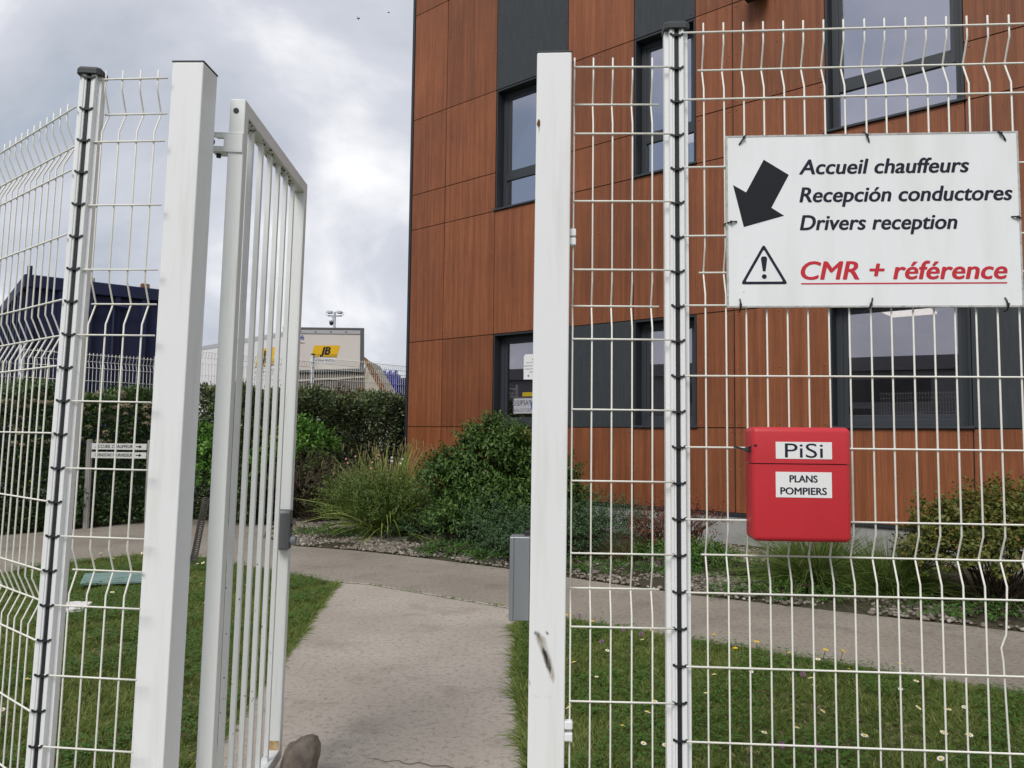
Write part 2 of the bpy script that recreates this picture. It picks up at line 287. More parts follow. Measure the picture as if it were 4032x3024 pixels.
# ------------------------------------------------------------------ helpers
def setp(o, label=None, cat=None, group=None, kind=None):
    if label: o['label'] = label
    if cat: o['category'] = cat
    if group: o['group'] = group
    if kind: o['kind'] = kind
    return o
def empty(name, loc=(0, 0, 0), rz=0.0, tx=0.0, ty=0.0):
    o = bpy.data.objects.new(name, None); COL.objects.link(o); o.empty_display_size = .1
    m = Matrix.Translation(loc) @ Matrix.Rotation(rz, 4, 'Z') @ Matrix.Rotation(ty, 4, 'Y') @ Matrix.Rotation(-tx, 4, 'X')
    o.matrix_world = m
    return o
class MB:
    def __init__(s): s.v = []; s.f = []; s.m = []; s.shade = []
    def _add(s, vs, fs, mi=0):
        n = len(s.v); s.v += [tuple(p) for p in vs]; s.f += [tuple(i + n for i in f) for f in fs]; s.m += [mi] * len(fs); return s
    def box(s, x0, x1, y0, y1, z0, z1, mi=0, tf=None):
        vs = [(x, y, z) for z in (z0, z1) for y in (y0, y1) for x in (x0, x1)]
        if tf: vs = [tf(Vector(p)) for p in vs]
        return s._add(vs, [(0, 2, 3, 1), (4, 5, 7, 6), (0, 1, 5, 4), (2, 6, 7, 3), (0, 4, 6, 2), (1, 3, 7, 5)], mi)
    def prism(s, poly, a0, a1, axis='y', mi=0):
        """poly counter-clockwise in the two other axes (xz for y, xy for z, yz for x)"""
        n = len(poly)
        def P(p, a): return {'y': (p[0], a, p[1]), 'z': (p[0], p[1], a), 'x': (a, p[0], p[1])}[axis]
        vs = [P(p, a0) for p in poly] + [P(p, a1) for p in poly]
        fs = [tuple(range(n)), tuple(range(2 * n - 1, n - 1, -1))] + [(i, i + n, (i + 1) % n + n, (i + 1) % n) for i in range(n)]
        return s._add(vs, fs, mi)
    def tube(s, pts, r, n=6, mi=0, cap=True):
        pts = [Vector(p) for p in pts]; rs = r if isinstance(r, (list, tuple)) else [r] * len(pts)
        b = len(s.v); ref = None
        for i, p in enumerate(pts):
            d = (pts[min(i + 1, len(pts) - 1)] - pts[max(i - 1, 0)]).normalized()
            if ref is None: ref = Vector((0, 1, 0)) if abs(d.y) < .9 else Vector((1, 0, 0))
            a = (ref - d * ref.dot(d)).normalized(); c = d.cross(a); ref = a
            for k in range(n):
                t = 2 * math.pi * k / n; s.v.append(tuple(p + (a * math.cos(t) + c * math.sin(t)) * rs[i]))
        for i in range(len(pts) - 1):
            for k in range(n):
                s.f.append((b + i * n + k, b + i * n + (k + 1) % n, b + (i + 1) * n + (k + 1) % n, b + (i + 1) * n + k)); s.m.append(mi)
        if cap:
            s.f.append(tuple(b + k for k in range(n - 1, -1, -1))); s.m.append(mi)
            e0 = b + (len(pts) - 1) * n; s.f.append(tuple(e0 + k for k in range(n))); s.m.append(mi)
        return s
    def lathe(s, prof, n=12, c=(0, 0, 0), mi=0, axis='z'):
        b = len(s.v)
        for r_, z in prof:
            for k in range(n):
                t = 2 * math.pi * k / n; p = (r_ * math.cos(t), r_ * math.sin(t), z)
                if axis == 'y': p = (p[0], -p[2], p[1])
                if axis == 'x': p = (p[2], p[0], p[1])
                s.v.append((c[0] + p[0], c[1] + p[1], c[2] + p[2]))
        for i in range(len(prof) - 1):
            for k in range(n):
                s.f.append((b + i * n + k, b + i * n + (k + 1) % n, b + (i + 1) * n + (k + 1) % n, b + (i + 1) * n + k)); s.m.append(mi)
        s.f.append(tuple(b + k for k in range(n - 1, -1, -1))); s.m.append(mi)
        e0 = b + (len(prof) - 1) * n; s.f.append(tuple(e0 + k for k in range(n))); s.m.append(mi)
        return s
    def mesh(s, name, mats, smooth=False):
        me = bpy.data.meshes.new(name); me.from_pydata(s.v, [], s.f)
        for m in ([mats] if isinstance(mats, str) else mats): me.materials.append(MAT[m])
        me.polygons.foreach_set('material_index', s.m)
        if smooth: me.polygons.foreach_set('use_smooth', [True] * len(me.polygons))
        if s.shade:
            a = me.attributes.new('shade', 'FLOAT', 'POINT'); a.data.foreach_set('value', s.shade)
        me.update(); return me
    def build(s, name, mats, parent=None, smooth=False, bevel=None, seg=2):
        o = link(name, s.mesh(name, mats, smooth), parent)
        if bevel:
            bm = o.modifiers.new('bevel', 'BEVEL'); bm.width = bevel; bm.segments = seg; bm.limit_method = 'ANGLE'; bm.angle_limit = R(40)
        return o
def link(name, me, parent=None):
    o = bpy.data.objects.new(name, me); COL.objects.link(o)
    if parent: o.parent = parent
    return o
def npmesh(name, V, F, matname, parent=None, shade=None, smooth=False):
    """V (n,3), F (m,k) equal-sized faces"""
    me = bpy.data.meshes.new(name); V = np.asarray(V, np.float32); F = np.asarray(F, np.int32); k = F.shape[1]
    me.vertices.add(len(V)); me.vertices.foreach_set('co', V.ravel())
    me.loops.add(F.size); me.loops.foreach_set('vertex_index', F.ravel())
    me.polygons.add(len(F)); me.polygons.foreach_set('loop_start', np.arange(0, F.size, k, dtype=np.int32))
    if smooth: me.polygons.foreach_set('use_smooth', np.ones(len(F), bool))
    me.materials.append(MAT[matname]); me.update(calc_edges=True)
    if shade is not None:
        a = me.attributes.new('shade', 'FLOAT', 'POINT'); a.data.foreach_set('value', np.asarray(shade, np.float32))
    return link(name, me, parent)
def unit(a): return a / (np.linalg.norm(a, axis=1, keepdims=True) + 1e-9)
def leaves(P, D, N, L, W, shade):
    """folded five-point leaves: 4 triangles each"""
    n = len(P); D = unit(D); S = unit(np.cross(D, N)); N = np.cross(S, D); L = np.broadcast_to(L, n)[:, None]; W = np.broadcast_to(W, n)[:, None]
    V = np.stack([P, P + D * L * .45 - S * W * .5 + N * W * .12, P + D * L - N * L * .10, P + D * L * .45 + S * W * .5 + N * W * .12, P + D * L * .48], 1).reshape(-1, 3)
    b = (np.arange(n) * 5)[:, None, None]
    F = (b + np.array([[0, 1, 4], [1, 2, 4], [2, 3, 4], [3, 0, 4]])[None]).reshape(-1, 3)
    return V, F, np.repeat(shade, 5)
def ribbons(P, D, L, W, droop, shade, nseg=4):
    """tapering grass blades that arch over"""
    n = len(P); D = unit(D); S = unit(np.cross(D, rng.normal(size=(n, 3)) * .6 + np.array([[0, -1, .2]])))
    L = np.broadcast_to(L, n); W = np.broadcast_to(W, n); droop = np.broadcast_to(droop, n)
    rows = []
    H = unit(D * np.array([1, 1, 0]) + 1e-6)
    for i in range(nseg + 1):
        t = i / nseg
        c = P + D * (L * t)[:, None] + np.array([0, 0, -1.0]) * (droop * L * t * t)[:, None] + H * (droop * L * t * t * .35)[:, None]
        w = (W * (1 - t) ** .7 * .5)[:, None]
        if i < nseg: rows += [c - S * w, c + S * w]
        else: rows += [c]
    V = np.stack(rows, 1).reshape(-1, 3); k = 2 * nseg + 1
    t = []
    for i in range(nseg - 1): t += [[2 * i, 2 * i + 1, 2 * i + 3], [2 * i, 2 * i + 3, 2 * i + 2]]
    t += [[2 * nseg - 2, 2 * nseg - 1, 2 * nseg]]
    F = ((np.arange(n) * k)[:, None, None] + np.array(t)[None]).reshape(-1, 3)
    return V, F, np.repeat(shade, k)
def cat_sets(*sets):
    V, F, S = [], [], []; o = 0
    for v, f, s in sets: V.append(v); F.append(f + o); S.append(s); o += len(v)
    return np.concatenate(V), np.concatenate(F), np.concatenate(S)
def inpoly(P, poly):
    x, y = P[:, 0], P[:, 1]; c = np.zeros(len(P), bool); n = len(poly)
    for i in range(n):
        x1, y1 = poly[i]; x2, y2 = poly[(i + 1) % n]
        k = ((y1 > y) != (y2 > y)) & (x < (x2 - x1) * (y - y1) / (y2 - y1 + 1e-12) + x1); c ^= k
    return c
def scatter(poly, n):
    p = np.array(poly); lo, hi = p.min(0), p.max(0); out = []; tot = 0
    while tot < n:
        q = rng.uniform(lo, hi, (max(n, 1000) * 2, 2)); q = q[inpoly(q, poly)]; out.append(q); tot += len(q)
    return np.concatenate(out)[:n]
def area(poly):
    p = np.array(poly); x, y = p[:, 0], p[:, 1]; return .5 * abs(np.dot(x, np.roll(y, -1)) - np.dot(y, np.roll(x, -1)))
def text_obj(name, body, matname, parent, x0, x1, z0, y, capz=None, shear=0.0, bold=0.0, mirror=False, thick=0.0):
    """flat printed lettering in the xz plane facing -y, fitted between x0 and x1, baseline z0, capital height capz"""
    cu = bpy.data.curves.new('lettering', 'FONT'); cu.body = body; cu.size = 1.0; cu.shear = shear; cu.offset = bold; cu.resolution_u = 4
    o = bpy.data.objects.new('lettering', cu); COL.objects.link(o)
    bpy.context.view_layer.update()
    me = bpy.data.meshes.new_from_object(o.evaluated_get(bpy.context.evaluated_depsgraph_get()))
    bpy.data.objects.remove(o)
    n = len(me.vertices); c = np.empty(n * 3, np.float32); me.vertices.foreach_get('co', c); c = c.reshape(-1, 3)
    lo, hi = c.min(0), c.max(0); sx = (x1 - x0) / (hi[0] - lo[0]); sz = (capz / CAPH) if capz else sx
    X = (c[:, 0] - lo[0]) * sx; X = (x1 - X) if mirror else (x0 + X)
    v = np.stack([X, np.full(n, y), z0 + c[:, 1] * sz], 1).astype(np.float32)
    if thick:
        fs = [tuple(p.vertices) for p in me.polygons]; dv = []; df = []
        for q, (dx, dz) in enumerate(((-1, 0), (-.5, .5), (0, -.5), (0, .5), (.5, -.5), (1, 0))):
            dv.append(v + np.array([dx * thick * sx, -.00006 * q, dz * thick * sz])); df += [tuple(i + q * n for i in f) for f in fs]
        me = bpy.data.meshes.new(name); me.from_pydata(np.concatenate(dv).tolist(), [], df); v = np.concatenate(dv).astype(np.float32)
    me.vertices.foreach_set('co', v.ravel()); me.materials.clear(); me.materials.append(MAT[matname]); me.name = name
    me.polygons.foreach_set('material_index', [0] * len(me.polygons)); me.update()
    return link(name, me, parent)
def cap_height():
    cu = bpy.data.curves.new('c', 'FONT'); cu.body = 'H'; o = bpy.data.objects.new('c', cu); COL.objects.link(o); bpy.context.view_layer.update()
    me = o.evaluated_get(bpy.context.evaluated_depsgraph_get()).to_mesh(); h = max(v.co.y for v in me.vertices); bpy.data.objects.remove(o); return h
CAPH = cap_height()
# ------------------------------------------------------------------ ground, paths, beds
def sheet(name, poly, z, m, label=None, kind='structure', th=.0):
    b = MB(); n = len(poly)
    if th: b.prism(poly, z - th, z, 'z')
    else: b._add([(p[0], p[1], z) for p in poly], [tuple(range(n))])
    o = b.build(name, m); o['kind'] = kind
    if label: o['label'] = label
    return o
sheet('ground', [(-400, -400), (400, -400), (400, 400), (-400, 400)], -.05, 'field')
sheet('lawn', [(-12, 1.0), (9, 1.0), (9, 6.2), (-.5, 9.5), (-4, 13.5), (-12, 11.5)], -.012, 'lawn_soil')
U = np.array((.76109, -.64865)); Nn = np.array((.64865, .76109)); CORN = np.array((-1.834, 13.89))
def bl(s, y): p = CORN + U * s + Nn * y; return (float(p[0]), float(p[1]))
MAIN = [(-1.16, -4), (.20, -4), (.08, 3.2), (.06, 3.9), (.03, 4.76), (.05, 6.08), (.02, 6.50), (-1.33, 7.465), (-1.62, 7.53), (-1.55, 6.59), (-1.47, 5.74), (-1.42, 5.2), (-1.25, 2.6)]
sheet('path', MAIN, .0, 'concrete_path', th=.1)
CROSS = [(-1.62, 7.55), (-1.33, 7.485), (.02, 6.52), (1.29, 5.63), (2.8, 4.63), (6.5, 2.15), (8.0, 3.0), (3.82, 5.93), (1.64, 7.15), (-.02, 8.42), (-.58, 8.79), (-1.2, 9.2), (-1.87, 9.58), (-2.69, 9.9), (-3.35, 10.7),
         (-3.6, 12.0), (-5.4, 12.9), (-6.3, 11.1), (-8.5, 8.6), (-6.2, 5.8), (-5.0, 7.79), (-4.89, 8.23), (-4.73, 8.46), (-4.55, 8.84), (-4.2, 9.12), (-3.55, 9.03)]
sheet('cross_path', CROSS[::1], .001, 'concrete_cross', th=.1)
j = MB(); pts = [(-1.62, 7.54), (-1.33, 7.475), (-.7, 7.03), (.02, 6.51)]
for a, b_ in zip(pts[:-1], pts[1:]):
    d = Vector((b_[0] - a[0], b_[1] - a[1])).normalized(); nn = Vector((-d.y, d.x)) * .016
    j._add([(a[0] - nn.x, a[1] - nn.y, .005), (b_[0] - nn.x, b_[1] - nn.y, .005), (b_[0] + nn.x, b_[1] + nn.y, .005), (a[0] + nn.x, a[1] + nn.y, .005)], [(0, 1, 2, 3)])
j.build('path_joint', 'mortar')['kind'] = 'structure'
mat('crack_dark', (0.10, 0.085, 0.07), 0.95, 0.05)
def crack(pts, w):
    b = MB()
    for i, (x_, y_) in enumerate(pts):
        ww = w * (.35 + .65 * math.sin(math.pi * (i + .5) / len(pts))); b.v += [(x_, y_ - ww, .0032), (x_, y_ + ww, .0032)]
    for i in range(len(pts) - 1): b.f.append((2 * i, 2 * i + 2, 2 * i + 3, 2 * i + 1)); b.m.append(0)
    b.build('path_crack', 'crack_dark')['kind'] = 'structure'
def wander(x0, y0, x1, y1, n, a):
    return [(x0 + (x1 - x0) * i / n, y0 + (y1 - y0) * i / n + a * math.sin(i * 1.7) + rng.uniform(-a, a)) for i in range(n + 1)]
crack(wander(-.62, 3.52, .03, 3.38, 22, .008), .003)
# planting bed in front of the facade, rising gently to the plinth
bb = MB(); NX, NY = 60, 16
front = [(-1.6, -1.6), (-.12, -2.60), (.92, -3.43), (1.94, -3.61), (2.77, -3.32), (3.52, -3.18), (4.26, -3.09), (4.93, -3.01), (7.02, -2.90), (9.47, -2.42), (12, -2.2)]
def fy(s): return float(np.interp(s, [a for a, _ in front], [b_ for _, b_ in front]))
def bedz(s, y):
    f = fy(s); t = min(1, max(0, (y - f) / (0 - f))); return .012 + .075 * min(1, t * 2.2)
for i in range(NX + 1):
    s = -1.6 + 13.6 * i / NX
    for k in range(NY + 1):
        y1 = .02 if s > -.02 else 1.9
        y = fy(s) + (y1 - fy(s)) * k / NY; p = bl(s, y); bb.v.append((p[0], p[1], bedz(s, y) - (.02 if k == 0 else 0)))
for i in range(NX):
    for k in range(NY):
        a = i * (NY + 1) + k; bb.f.append((a, a + NY + 1, a + NY + 2, a + 1)); bb.m.append(0)
bb.build('planting_bed', 'bed_soil', smooth=True)['kind'] = 'structure'
FP = np.array((-3.86, 15.1))           # a far fence post
def ff(t, off=0.0): p = FP + Nn * t + U * off; return (float(p[0]), float(p[1]))
sheet('yard', [ff(-30, -.25), ff(60, -.25), ff(60, -90), ff(-30, -90)], .33, 'yard_tarmac', th=.4)

# ------------------------------------------------------------------ office building
B = empty('office_building', (CORN[0], CORN[1], 0), math.atan2(U[1], U[0]))
setp(B, 'office building clad in reddish brown wood-look panels with dark grey windows', 'building')
ZT = 10.4
COLS = [0, .845, 2.01, 3.47, 4.64, 5.6, 6.13, 7.306, 8.765, 10.2, 11.4, 12.8]
def c_(a, b_): return (COLS[a], COLS[b_])
ROW = [.475, 1.543, 3.04, 5.065, 5.705, 7.09, 9.05, ZT]
panels = []
def pn(ca, cb, ra, rb, kind='w'): panels.append((COLS[ca], COLS[cb], ROW[ra], ROW[rb], kind))
for a, b_ in ((0, 1), (1, 2), (2, 3), (3, 4), (4, 6), (6, 7), (7, 8), (8, 9), (9, 10), (10, 11)): pn(a, b_, 0, 1); pn(a, b_, 2, 3)
for a, b_, k in ((0, 1, 'w'), (1, 2, 'w'), (3, 4, 'd'), (5, 6, 'w'), (6, 7, 'w'), (8, 9, 'd'), (9, 10, 'w'), (10, 11, 'w')): pn(a, b_, 1, 2, k)
for a, b_ in ((0, 1), (1, 2), (3, 4), (5, 6), (6, 7), (8, 9), (9, 10), (10, 11)):
    pn(a, b_, 3, 4); pn(a, b_, 4, 5)
for a, b_, k in ((0, 1, 'w'), (1, 2, 'w'), (2, 3, 'd'), (3, 4, 'w'), (4, 5, 'd'), (5, 6, 'w'), (6, 7, 'w'), (7, 8, 'd'), (8, 9, 'w'), (9, 10, 'w'), (10, 11, 'w')):
    pn(a, b_, 5, 6, k); pn(a, b_, 6, 7, k)
riv = MB()
def rivet(x, z):
    b = len(riv.v); n = 6; r = .0135
    for rr, yy in ((r, -.0125), (r * .6, -.0185)):
        for k in range(n): riv.v.append((x + rr * math.cos(k * math.pi / 3), yy, z + rr * math.sin(k * math.pi / 3)))
    for k in range(n): riv.f.append((b + k, b + (k + 1) % n, b + n + (k + 1) % n, b + n + k)); riv.m.append(0)
    riv.f.append(tuple(b + n + k for k in range(n))); riv.m.append(0)
rivd = MB()
for (x0, x1, z0, z1, k) in panels:
    g = .0065; th = random.uniform(-.0015, .0015)
    MB().box(x0 + g, x1 - g, -.012 + th, .0, z0 + g, z1 - g).build('cladding_panel' if k == 'w' else 'dark_panel', 'wood_cladding' if k == 'w' else 'dark_cladding', B)
    cur = riv; keep = riv
    if k != 'w':
        keep = rivd
    riv_, riv = riv, keep
    xs = [x0 + .055, x1 - .055] + ([(x0 + x1) / 2] if x1 - x0 > 1.1 else [])
    nz = max(2, int(round((z1 - z0 - .1) / .62)) + 1)
    for xx in xs:
        for i in range(nz): rivet(xx + random.uniform(-.006, .006), z0 + .055 + (z1 - z0 - .11) * i / (nz - 1))
    riv = riv_
mat('rivet_brown', (0.24, 0.10, 0.055), 0.5, 0.4); mat('rivet_grey', (0.05, 0.055, 0.06), 0.5, 0.4)
riv.build('rivets', 'rivet_brown', B)['kind'] = 'stuff'
rivd.build('dark_rivets', 'rivet_grey', B)['kind'] = 'stuff'
# backing wall with the window holes left open
WIN = [(2, 3, 1, 2), (4, 5, 1, 2), (7, 8, 1, 2), (2, 3, 3, 5), (4, 5, 3, 5), (7, 8, 3, 5)]
wall = MB()
for i in range(len(COLS) - 1):
    r = 0
    while r < len(ROW) - 1:
        hole = [w for w in WIN if w[0] <= i < w[1] and w[2] <= r < w[3]]
        if hole: r = hole[0][3]; continue
        wall.box(COLS[i], COLS[i + 1], .012, .26, ROW[r], ROW[r + 1]); r += 1
wall.build('wall', 'anthracite', B)
MB().box(-.02, 12.8, .004, .30, -.3, .44).build('plinth', 'plinth_concrete', B)
MB().box(-.015, 12.8, -.022, .004, .440, .476).build('base_flashing', 'anthracite', B)
MB().box(-.062, -.006, -.026, .30, .43, ZT + .05).build('corner_trim', 'anthracite', B, bevel=.004)
MB().box(-.05, .012, .30, 9.0, .44, ZT).build('side_wall', 'wood_cladding', B)
MB().box(-.045, .012, .30, 9.0, -.3, .439).build('side_plinth', 'plinth_concrete', B)
MB().box(-.08, 12.85, -.03, 9.05, ZT + .002, ZT + .14).build('roof', 'anthracite', B)
MB().box(12.75, 12.82, .31, 9.0, -.3, ZT).build('side_wall', 'wood_cladding', B)
MB().box(.02, 12.7, 8.9, 9.0, -.3, ZT).build('back_wall', 'anthracite', B)
# the rooms behind the glass
for z0, z1 in ((.55, 3.30), (4.1, 7.20)):
    rm = MB()
    rm.box(.02, 12.7, .27, 6.0, z0 - .1, z0, 1); rm.box(.02, 12.7, .27, 6.0, z1, z1 + .1, 0); rm.box(.02, 12.7, 5.9, 6.0, z0, z1, 0)
    if z0 < 1: rm.box(3.95, 4.05, .27, 5.9, z0, z1, 0); rm.box(6.4, 6.5, .27, 5.9, z0, z1, 0)
    rm.build('room', ['room_wall', 'room_floor'], B)
def lamp_panel(x, y, z):
    MB().box(x, x + .60, y, y + .60, z - .03, z - .004).build('ceiling_light', 'lamp_panel', B)
for x, y, z in ((7.15, 2.75, 3.30), (9.2, 2.75, 3.3), (4.9, 2.3, 3.3), (2.2, 2.2, 3.3), (1.5, 3.65, 7.2), (3.1, 3.65, 7.2)): lamp_panel(x, y, z)
def window(x0, x1, z0, z1, split=None):
    f = MB(); d0, d1 = .15, .22; w = .075
    # reveal lining
    rv = .004
    f.box(x0 + rv, x0 + .03, -.006, .255, z0 + rv, z1 - rv); f.box(x1 - .03, x1 - rv, -.006, .255, z0 + rv, z1 - rv); f.box(x0 + .03, x1 - .03, -.004, .253, z1 - .03, z1 - rv)
    a0, a1 = x0 + .03, x1 - .03; b0, b1 = z0 + .03, z1 - .03
    o = f.build('window', 'anthracite', B)
    g = MB(); g.box(a0, a0 + w, d0, d1, b0, b1, 0); g.box(a1 - w, a1, d0, d1, b0, b1); g.box(a0 + w, a1 - w, d0 + .001, d1 - .001, b0, b0 + w); g.box(a0 + w, a1 - w, d0 + .001, d1 - .001, b1 - w, b1)
    cells = []
    if split:
        g.box(a0 + w, a1 - w, d0 + .002, d1 - .002, split - .055, split + .055)
        cells = [(a0 + w, a1 - w, b0 + w, split - .055), (a0 + w, a1 - w, split + .055, b1 - w)]
    else: cells = [(a0 + w, a1 - w, b0 + w, b1 - w)]
    g.build('frame', 'frame_grey', o, bevel=.004)
    if len(cells) == 2 or True:      # opening sash inside the fixed frame
        q = cells[-1]; s_ = MB(); k = .05
        s_.box(q[0], q[0] + k, d0 + .012, d1 - .01, q[2], q[3]); s_.box(q[1] - k, q[1], d0 + .012, d1 - .01, q[2], q[3])
        s_.box(q[0] + k, q[1] - k, d0 + .013, d1 - .011, q[2], q[2] + k); s_.box(q[0] + k, q[1] - k, d0 + .013, d1 - .011, q[3] - k, q[3])
        s_.build('sash', 'frame_grey', o, bevel=.003); cells[-1] = (q[0] + k, q[1] - k, q[2] + k, q[3] - k)
    for q in cells: MB().box(q[0] - .004, q[1] + .004, d0 + .030, d0 + .038, q[2] - .004, q[3] + .004).build('pane', 'window_glass' if split else 'clear_glass', o)
    MB().box(x0 - .02, x1 + .02, -.045, .15, z0 - .002, z0 + .026).build('sill', 'frame_grey', o, bevel=.004)
for a, b_, c0, c1 in WIN: window(COLS[a], COLS[b_], ROW[c0], ROW[c1], 5.64 if c0 == 3 else None)
# floodlight on the facade
fl = empty('facade_floodlight'); fl.parent = B; fl.location = (6.5, -.03, 7.09)
fl.name = 'floodlight'
fm = MB(); fm.box(-.13, .13, -.26, -.05, -.12, .10); fm.box(-.02, .02, -.05, .02, -.05, .05); fl2 = fm.build('floodlight_housing', 'black_plastic', fl, bevel=.01)
# things standing on the inner sills, a taped notice, a painted sign reflection
def bthing(name, label, cat, x, y, z, group=None):
    p = bl(x, y); o = empty(name, (p[0], p[1], z), math.atan2(U[1], U[0])); return setp(o, label, cat, group)
t = bthing('safety_notice', 'white safety notice with red warning triangle taped inside the lower left window', 'notice', 2.50, .178, 2.30)
sh = MB(); sh.prism([(0, 0), (.30, -.01), (.305, .39), (.03, .40), (.0, .365)], -.002, 0, 'y'); sh.build('sheet', 'paper', t)
for i, (tx_, x0, x1, z) in enumerate((('Pour des raisons de', .05, .27, .255), ('personne sans gilet, ch', .015, .285, .205), ('de sécurité se verra r', .03, .285, .155), ('site', .12, .20, .105))):
    text_obj('lettering', tx_, 'print_grey', t, x0, x1, z, -.0035, capz=.020, thick=.012)
w_ = MB(); a = [(.17, .30), (.26, .30), (.215, .38)]; b_ = [(.187, .31), (.243, .31), (.215, .36)]
w_._add([(p[0], -.0035, p[1]) for p in a + b_], [(0, 1, 4, 3), (1, 2, 5, 4), (2, 0, 3, 5)]); w_.build('warning_triangle', 'print_red', t)
d_ = MB(); d_.lathe([(.022, 0), (.022, .001)], 12, (.21, -.003, .05), axis='y'); d_.build('pictogram', 'print_blue', t); d_ = MB(); d_.lathe([(.016, 0), (.016, .001)], 10, (.10, -.003, .055), axis='y'); d_.build('pictogram', 'print_grey', t)
t = bthing('painted_reflection', 'painted reflection of a sign with round globe emblem low in the left ground floor window', 'reflection', 2.30, .177, 1.70)  # reflection of a sign opposite, painted as flat shapes on the pane
MB().box(0, .62, -.002, 0, .06, .30).build('reflected_band', 'reflection_pale', t)
MB().box(.18, .50, -.002, 0, .33, .395).build('yellow_strip', 'reflection_yellow', t)
text_obj('lettering', 'PAPREC', 'print_grey', t, -.02, .36, .185, -.0035, capz=.085, thick=.012, mirror=True); text_obj('lettering', 'RECYCLAGE', 'print_grey', t, -.02, .36, .09, -.0035, capz=.05, mirror=True)
g_ = MB(); g_.lathe([(.115, 0), (.115, .002)], 20, (.47, -.002, .185), axis='y'); g_.build('globe', 'globe_blue', t)
g_ = MB(); g_.prism([(.40, .12), (.46, .10), (.50, .17), (.46, .22), (.41, .20)], -.0065, -.0045, 'y'); g_.prism([(.50, .20), (.55, .17), (.56, .24), (.50, .27)], -.0065, -.0045, 'y'); g_.build('globe_land', 'globe_green', t)
t = bthing('flower_bouquet', 'wrapped bouquet of pale and red flowers on the narrow lower window sill', 'bouquet', 5.10, .45, 1.60)
wr = MB(); wr.lathe([(.03, 0), (.12, .16), (.17, .27), (.15, .26), (.02, .10)], 9, (0, 0, 0)); wr.build('wrapping', 'paper', t)
for i in range(16):
    a = rng.uniform(0, 6.28); r_ = rng.uniform(.02, .15); z = .30 + rng.uniform(-.03, .14); rr = rng.uniform(.03, .045)
    m_ = MB(); m_.lathe([(rr * .3, -rr * .6), (rr, 0), (rr * .75, rr * .6), (rr * .2, rr * .7)], 7, (r_ * math.cos(a), r_ * math.sin(a), z)); m_.build('bloom', ['petal_white', 'petal_pink', 'petal_red', 'petal_white'][i % 4], t, smooth=True)
t = bthing('white_box', 'low white box on the sill of the wide lower window', 'box', 7.62, .36, 1.60); MB().box(0, .36, -.06, .10, 0, .075).build('carton', 'paper', t, bevel=.004); MB().box(.0, .36, -.062, .102, .060, .080).build('lid', 'paper', t, bevel=.003)
t = bthing('blue_box', 'pale blue tissue box on the sill of the wide lower window', 'box', 8.02, .36, 1.60); MB().box(0, .24, -.06, .08, 0, .115).build('carton', 'box_pale_blue', t, bevel=.004); MB().box(.07, .17, -.02, .04, .112, .130).build('tissue', 'paper', t, bevel=.006)
t = bthing('orange_pot', 'small orange pot on the sill of the wide lower window', 'pot', 7.50, .36, 1.60); m_ = MB(); m_.lathe([(.035, 0), (.05, .10), (.055, .10), (.055, .12), (.04, .12)], 12); m_.build('pot', 'orange', t)

# ------------------------------------------------------------------ warehouse across the road (seen mirrored in the windows)
W = empty('warehouse', (-28, -15, 0), R(-52)); setp(W, 'long grey warehouse across the road behind the photographer', 'building')
MB().box(-45, 45, -12, 0, -.05, 5.4).build('wall', 'shed_grey', W); MB().box(-45.2, 45.2, -12.2, .25, 5.4, 6.2).build('fascia', 'shed_grey', W)
for i in range(9): MB().box(-40 + i * 9, -35 + i * 9, .0, .04, 3.6, 4.9).build('window_band', 'shed_dark', W)
for i in range(5): MB().box(-34 + i * 14, -30 + i * 14, .0, .05, -.05, 3.2).build('loading_door', 'shed_dark', W)

# ------------------------------------------------------------------ welded wire fence panels
HOR = [(0, 0), (.1, 1), (.2, 0), (.4, 0), (.6, 0), (.7, 1), (.8, 0), (1.0, 0), (1.2, 0), (1.4, 0), (1.5, 1), (1.6, 0), (1.8, 0), (2.0, 0), (2.2, 0), (2.3, 1), (2.4, 0)]
FOLD = .030
def vwire(zt, sg, r=.0026, n=6, kink=None):
    pts = [(0, 0, zt + .030)]
    for f in (.1, .7, 1.5, 2.3):
        pts += [(0, 0, zt - f + .066), (0, sg * .004, zt - f + .058), (0, sg * (FOLD - .003), zt - f + .006), (0, sg * FOLD, zt - f), (0, sg * (FOLD - .003), zt - f - .006), (0, sg * .004, zt - f - .058), (0, 0, zt - f - .066)]
    pts.append((0, 0, zt - 2.415))
    if kink:
        pts = [(p[0] + float(np.interp(-p[2], [-k[0] for k in kink], [k[1] for k in kink])), p[1], p[2]) for p in sorted(pts + [(0, 0, k[0]) for k in kink if abs(k[1]) > 1e-6], key=lambda q: -q[2])]
    m = MB(); m.tube(pts, r, n); return m.mesh('vertical_wire', 'wire_white', True)
def hwire(L, r=.0028, n=6):
    m = MB(); m.tube([(0, 0, 0), (L, 0, 0)], r, n); return m.mesh('horizontal_wire', 'wire_white', True)
def panel(name, label, group, loc, az, tx, ty, zt, hx, fx, v0, nv, sp, sg, bent=None, thin=1.0):
    P = empty(name, loc, az, tx, ty); setp(P, label, 'fence', group)
    vm = vwire(zt, sg, .0026 * thin)
    for k in range(nv):
        me = vm if not (bent and k == bent[0]) else vwire(zt, sg, .0026 * thin, kink=bent[1])
        o = link('vertical_wire', me, P); o.location = (v0 + sp * k + (random.uniform(-.0012, .0012) if thin == 1 else 0), 0, 0)
    h0, h1 = hwire(hx[1] - hx[0], .0028 * thin), hwire(fx[1] - fx[0], .0028 * thin)
    for d, f in HOR:
        o = link('horizontal_wire', h1 if f else h0, P); s_ = -1 if sg > 0 else 1
        o.location = (fx[0] if f else hx[0], (sg * FOLD if f else 0) + s_ * .0048 * thin, zt - d)
    return P
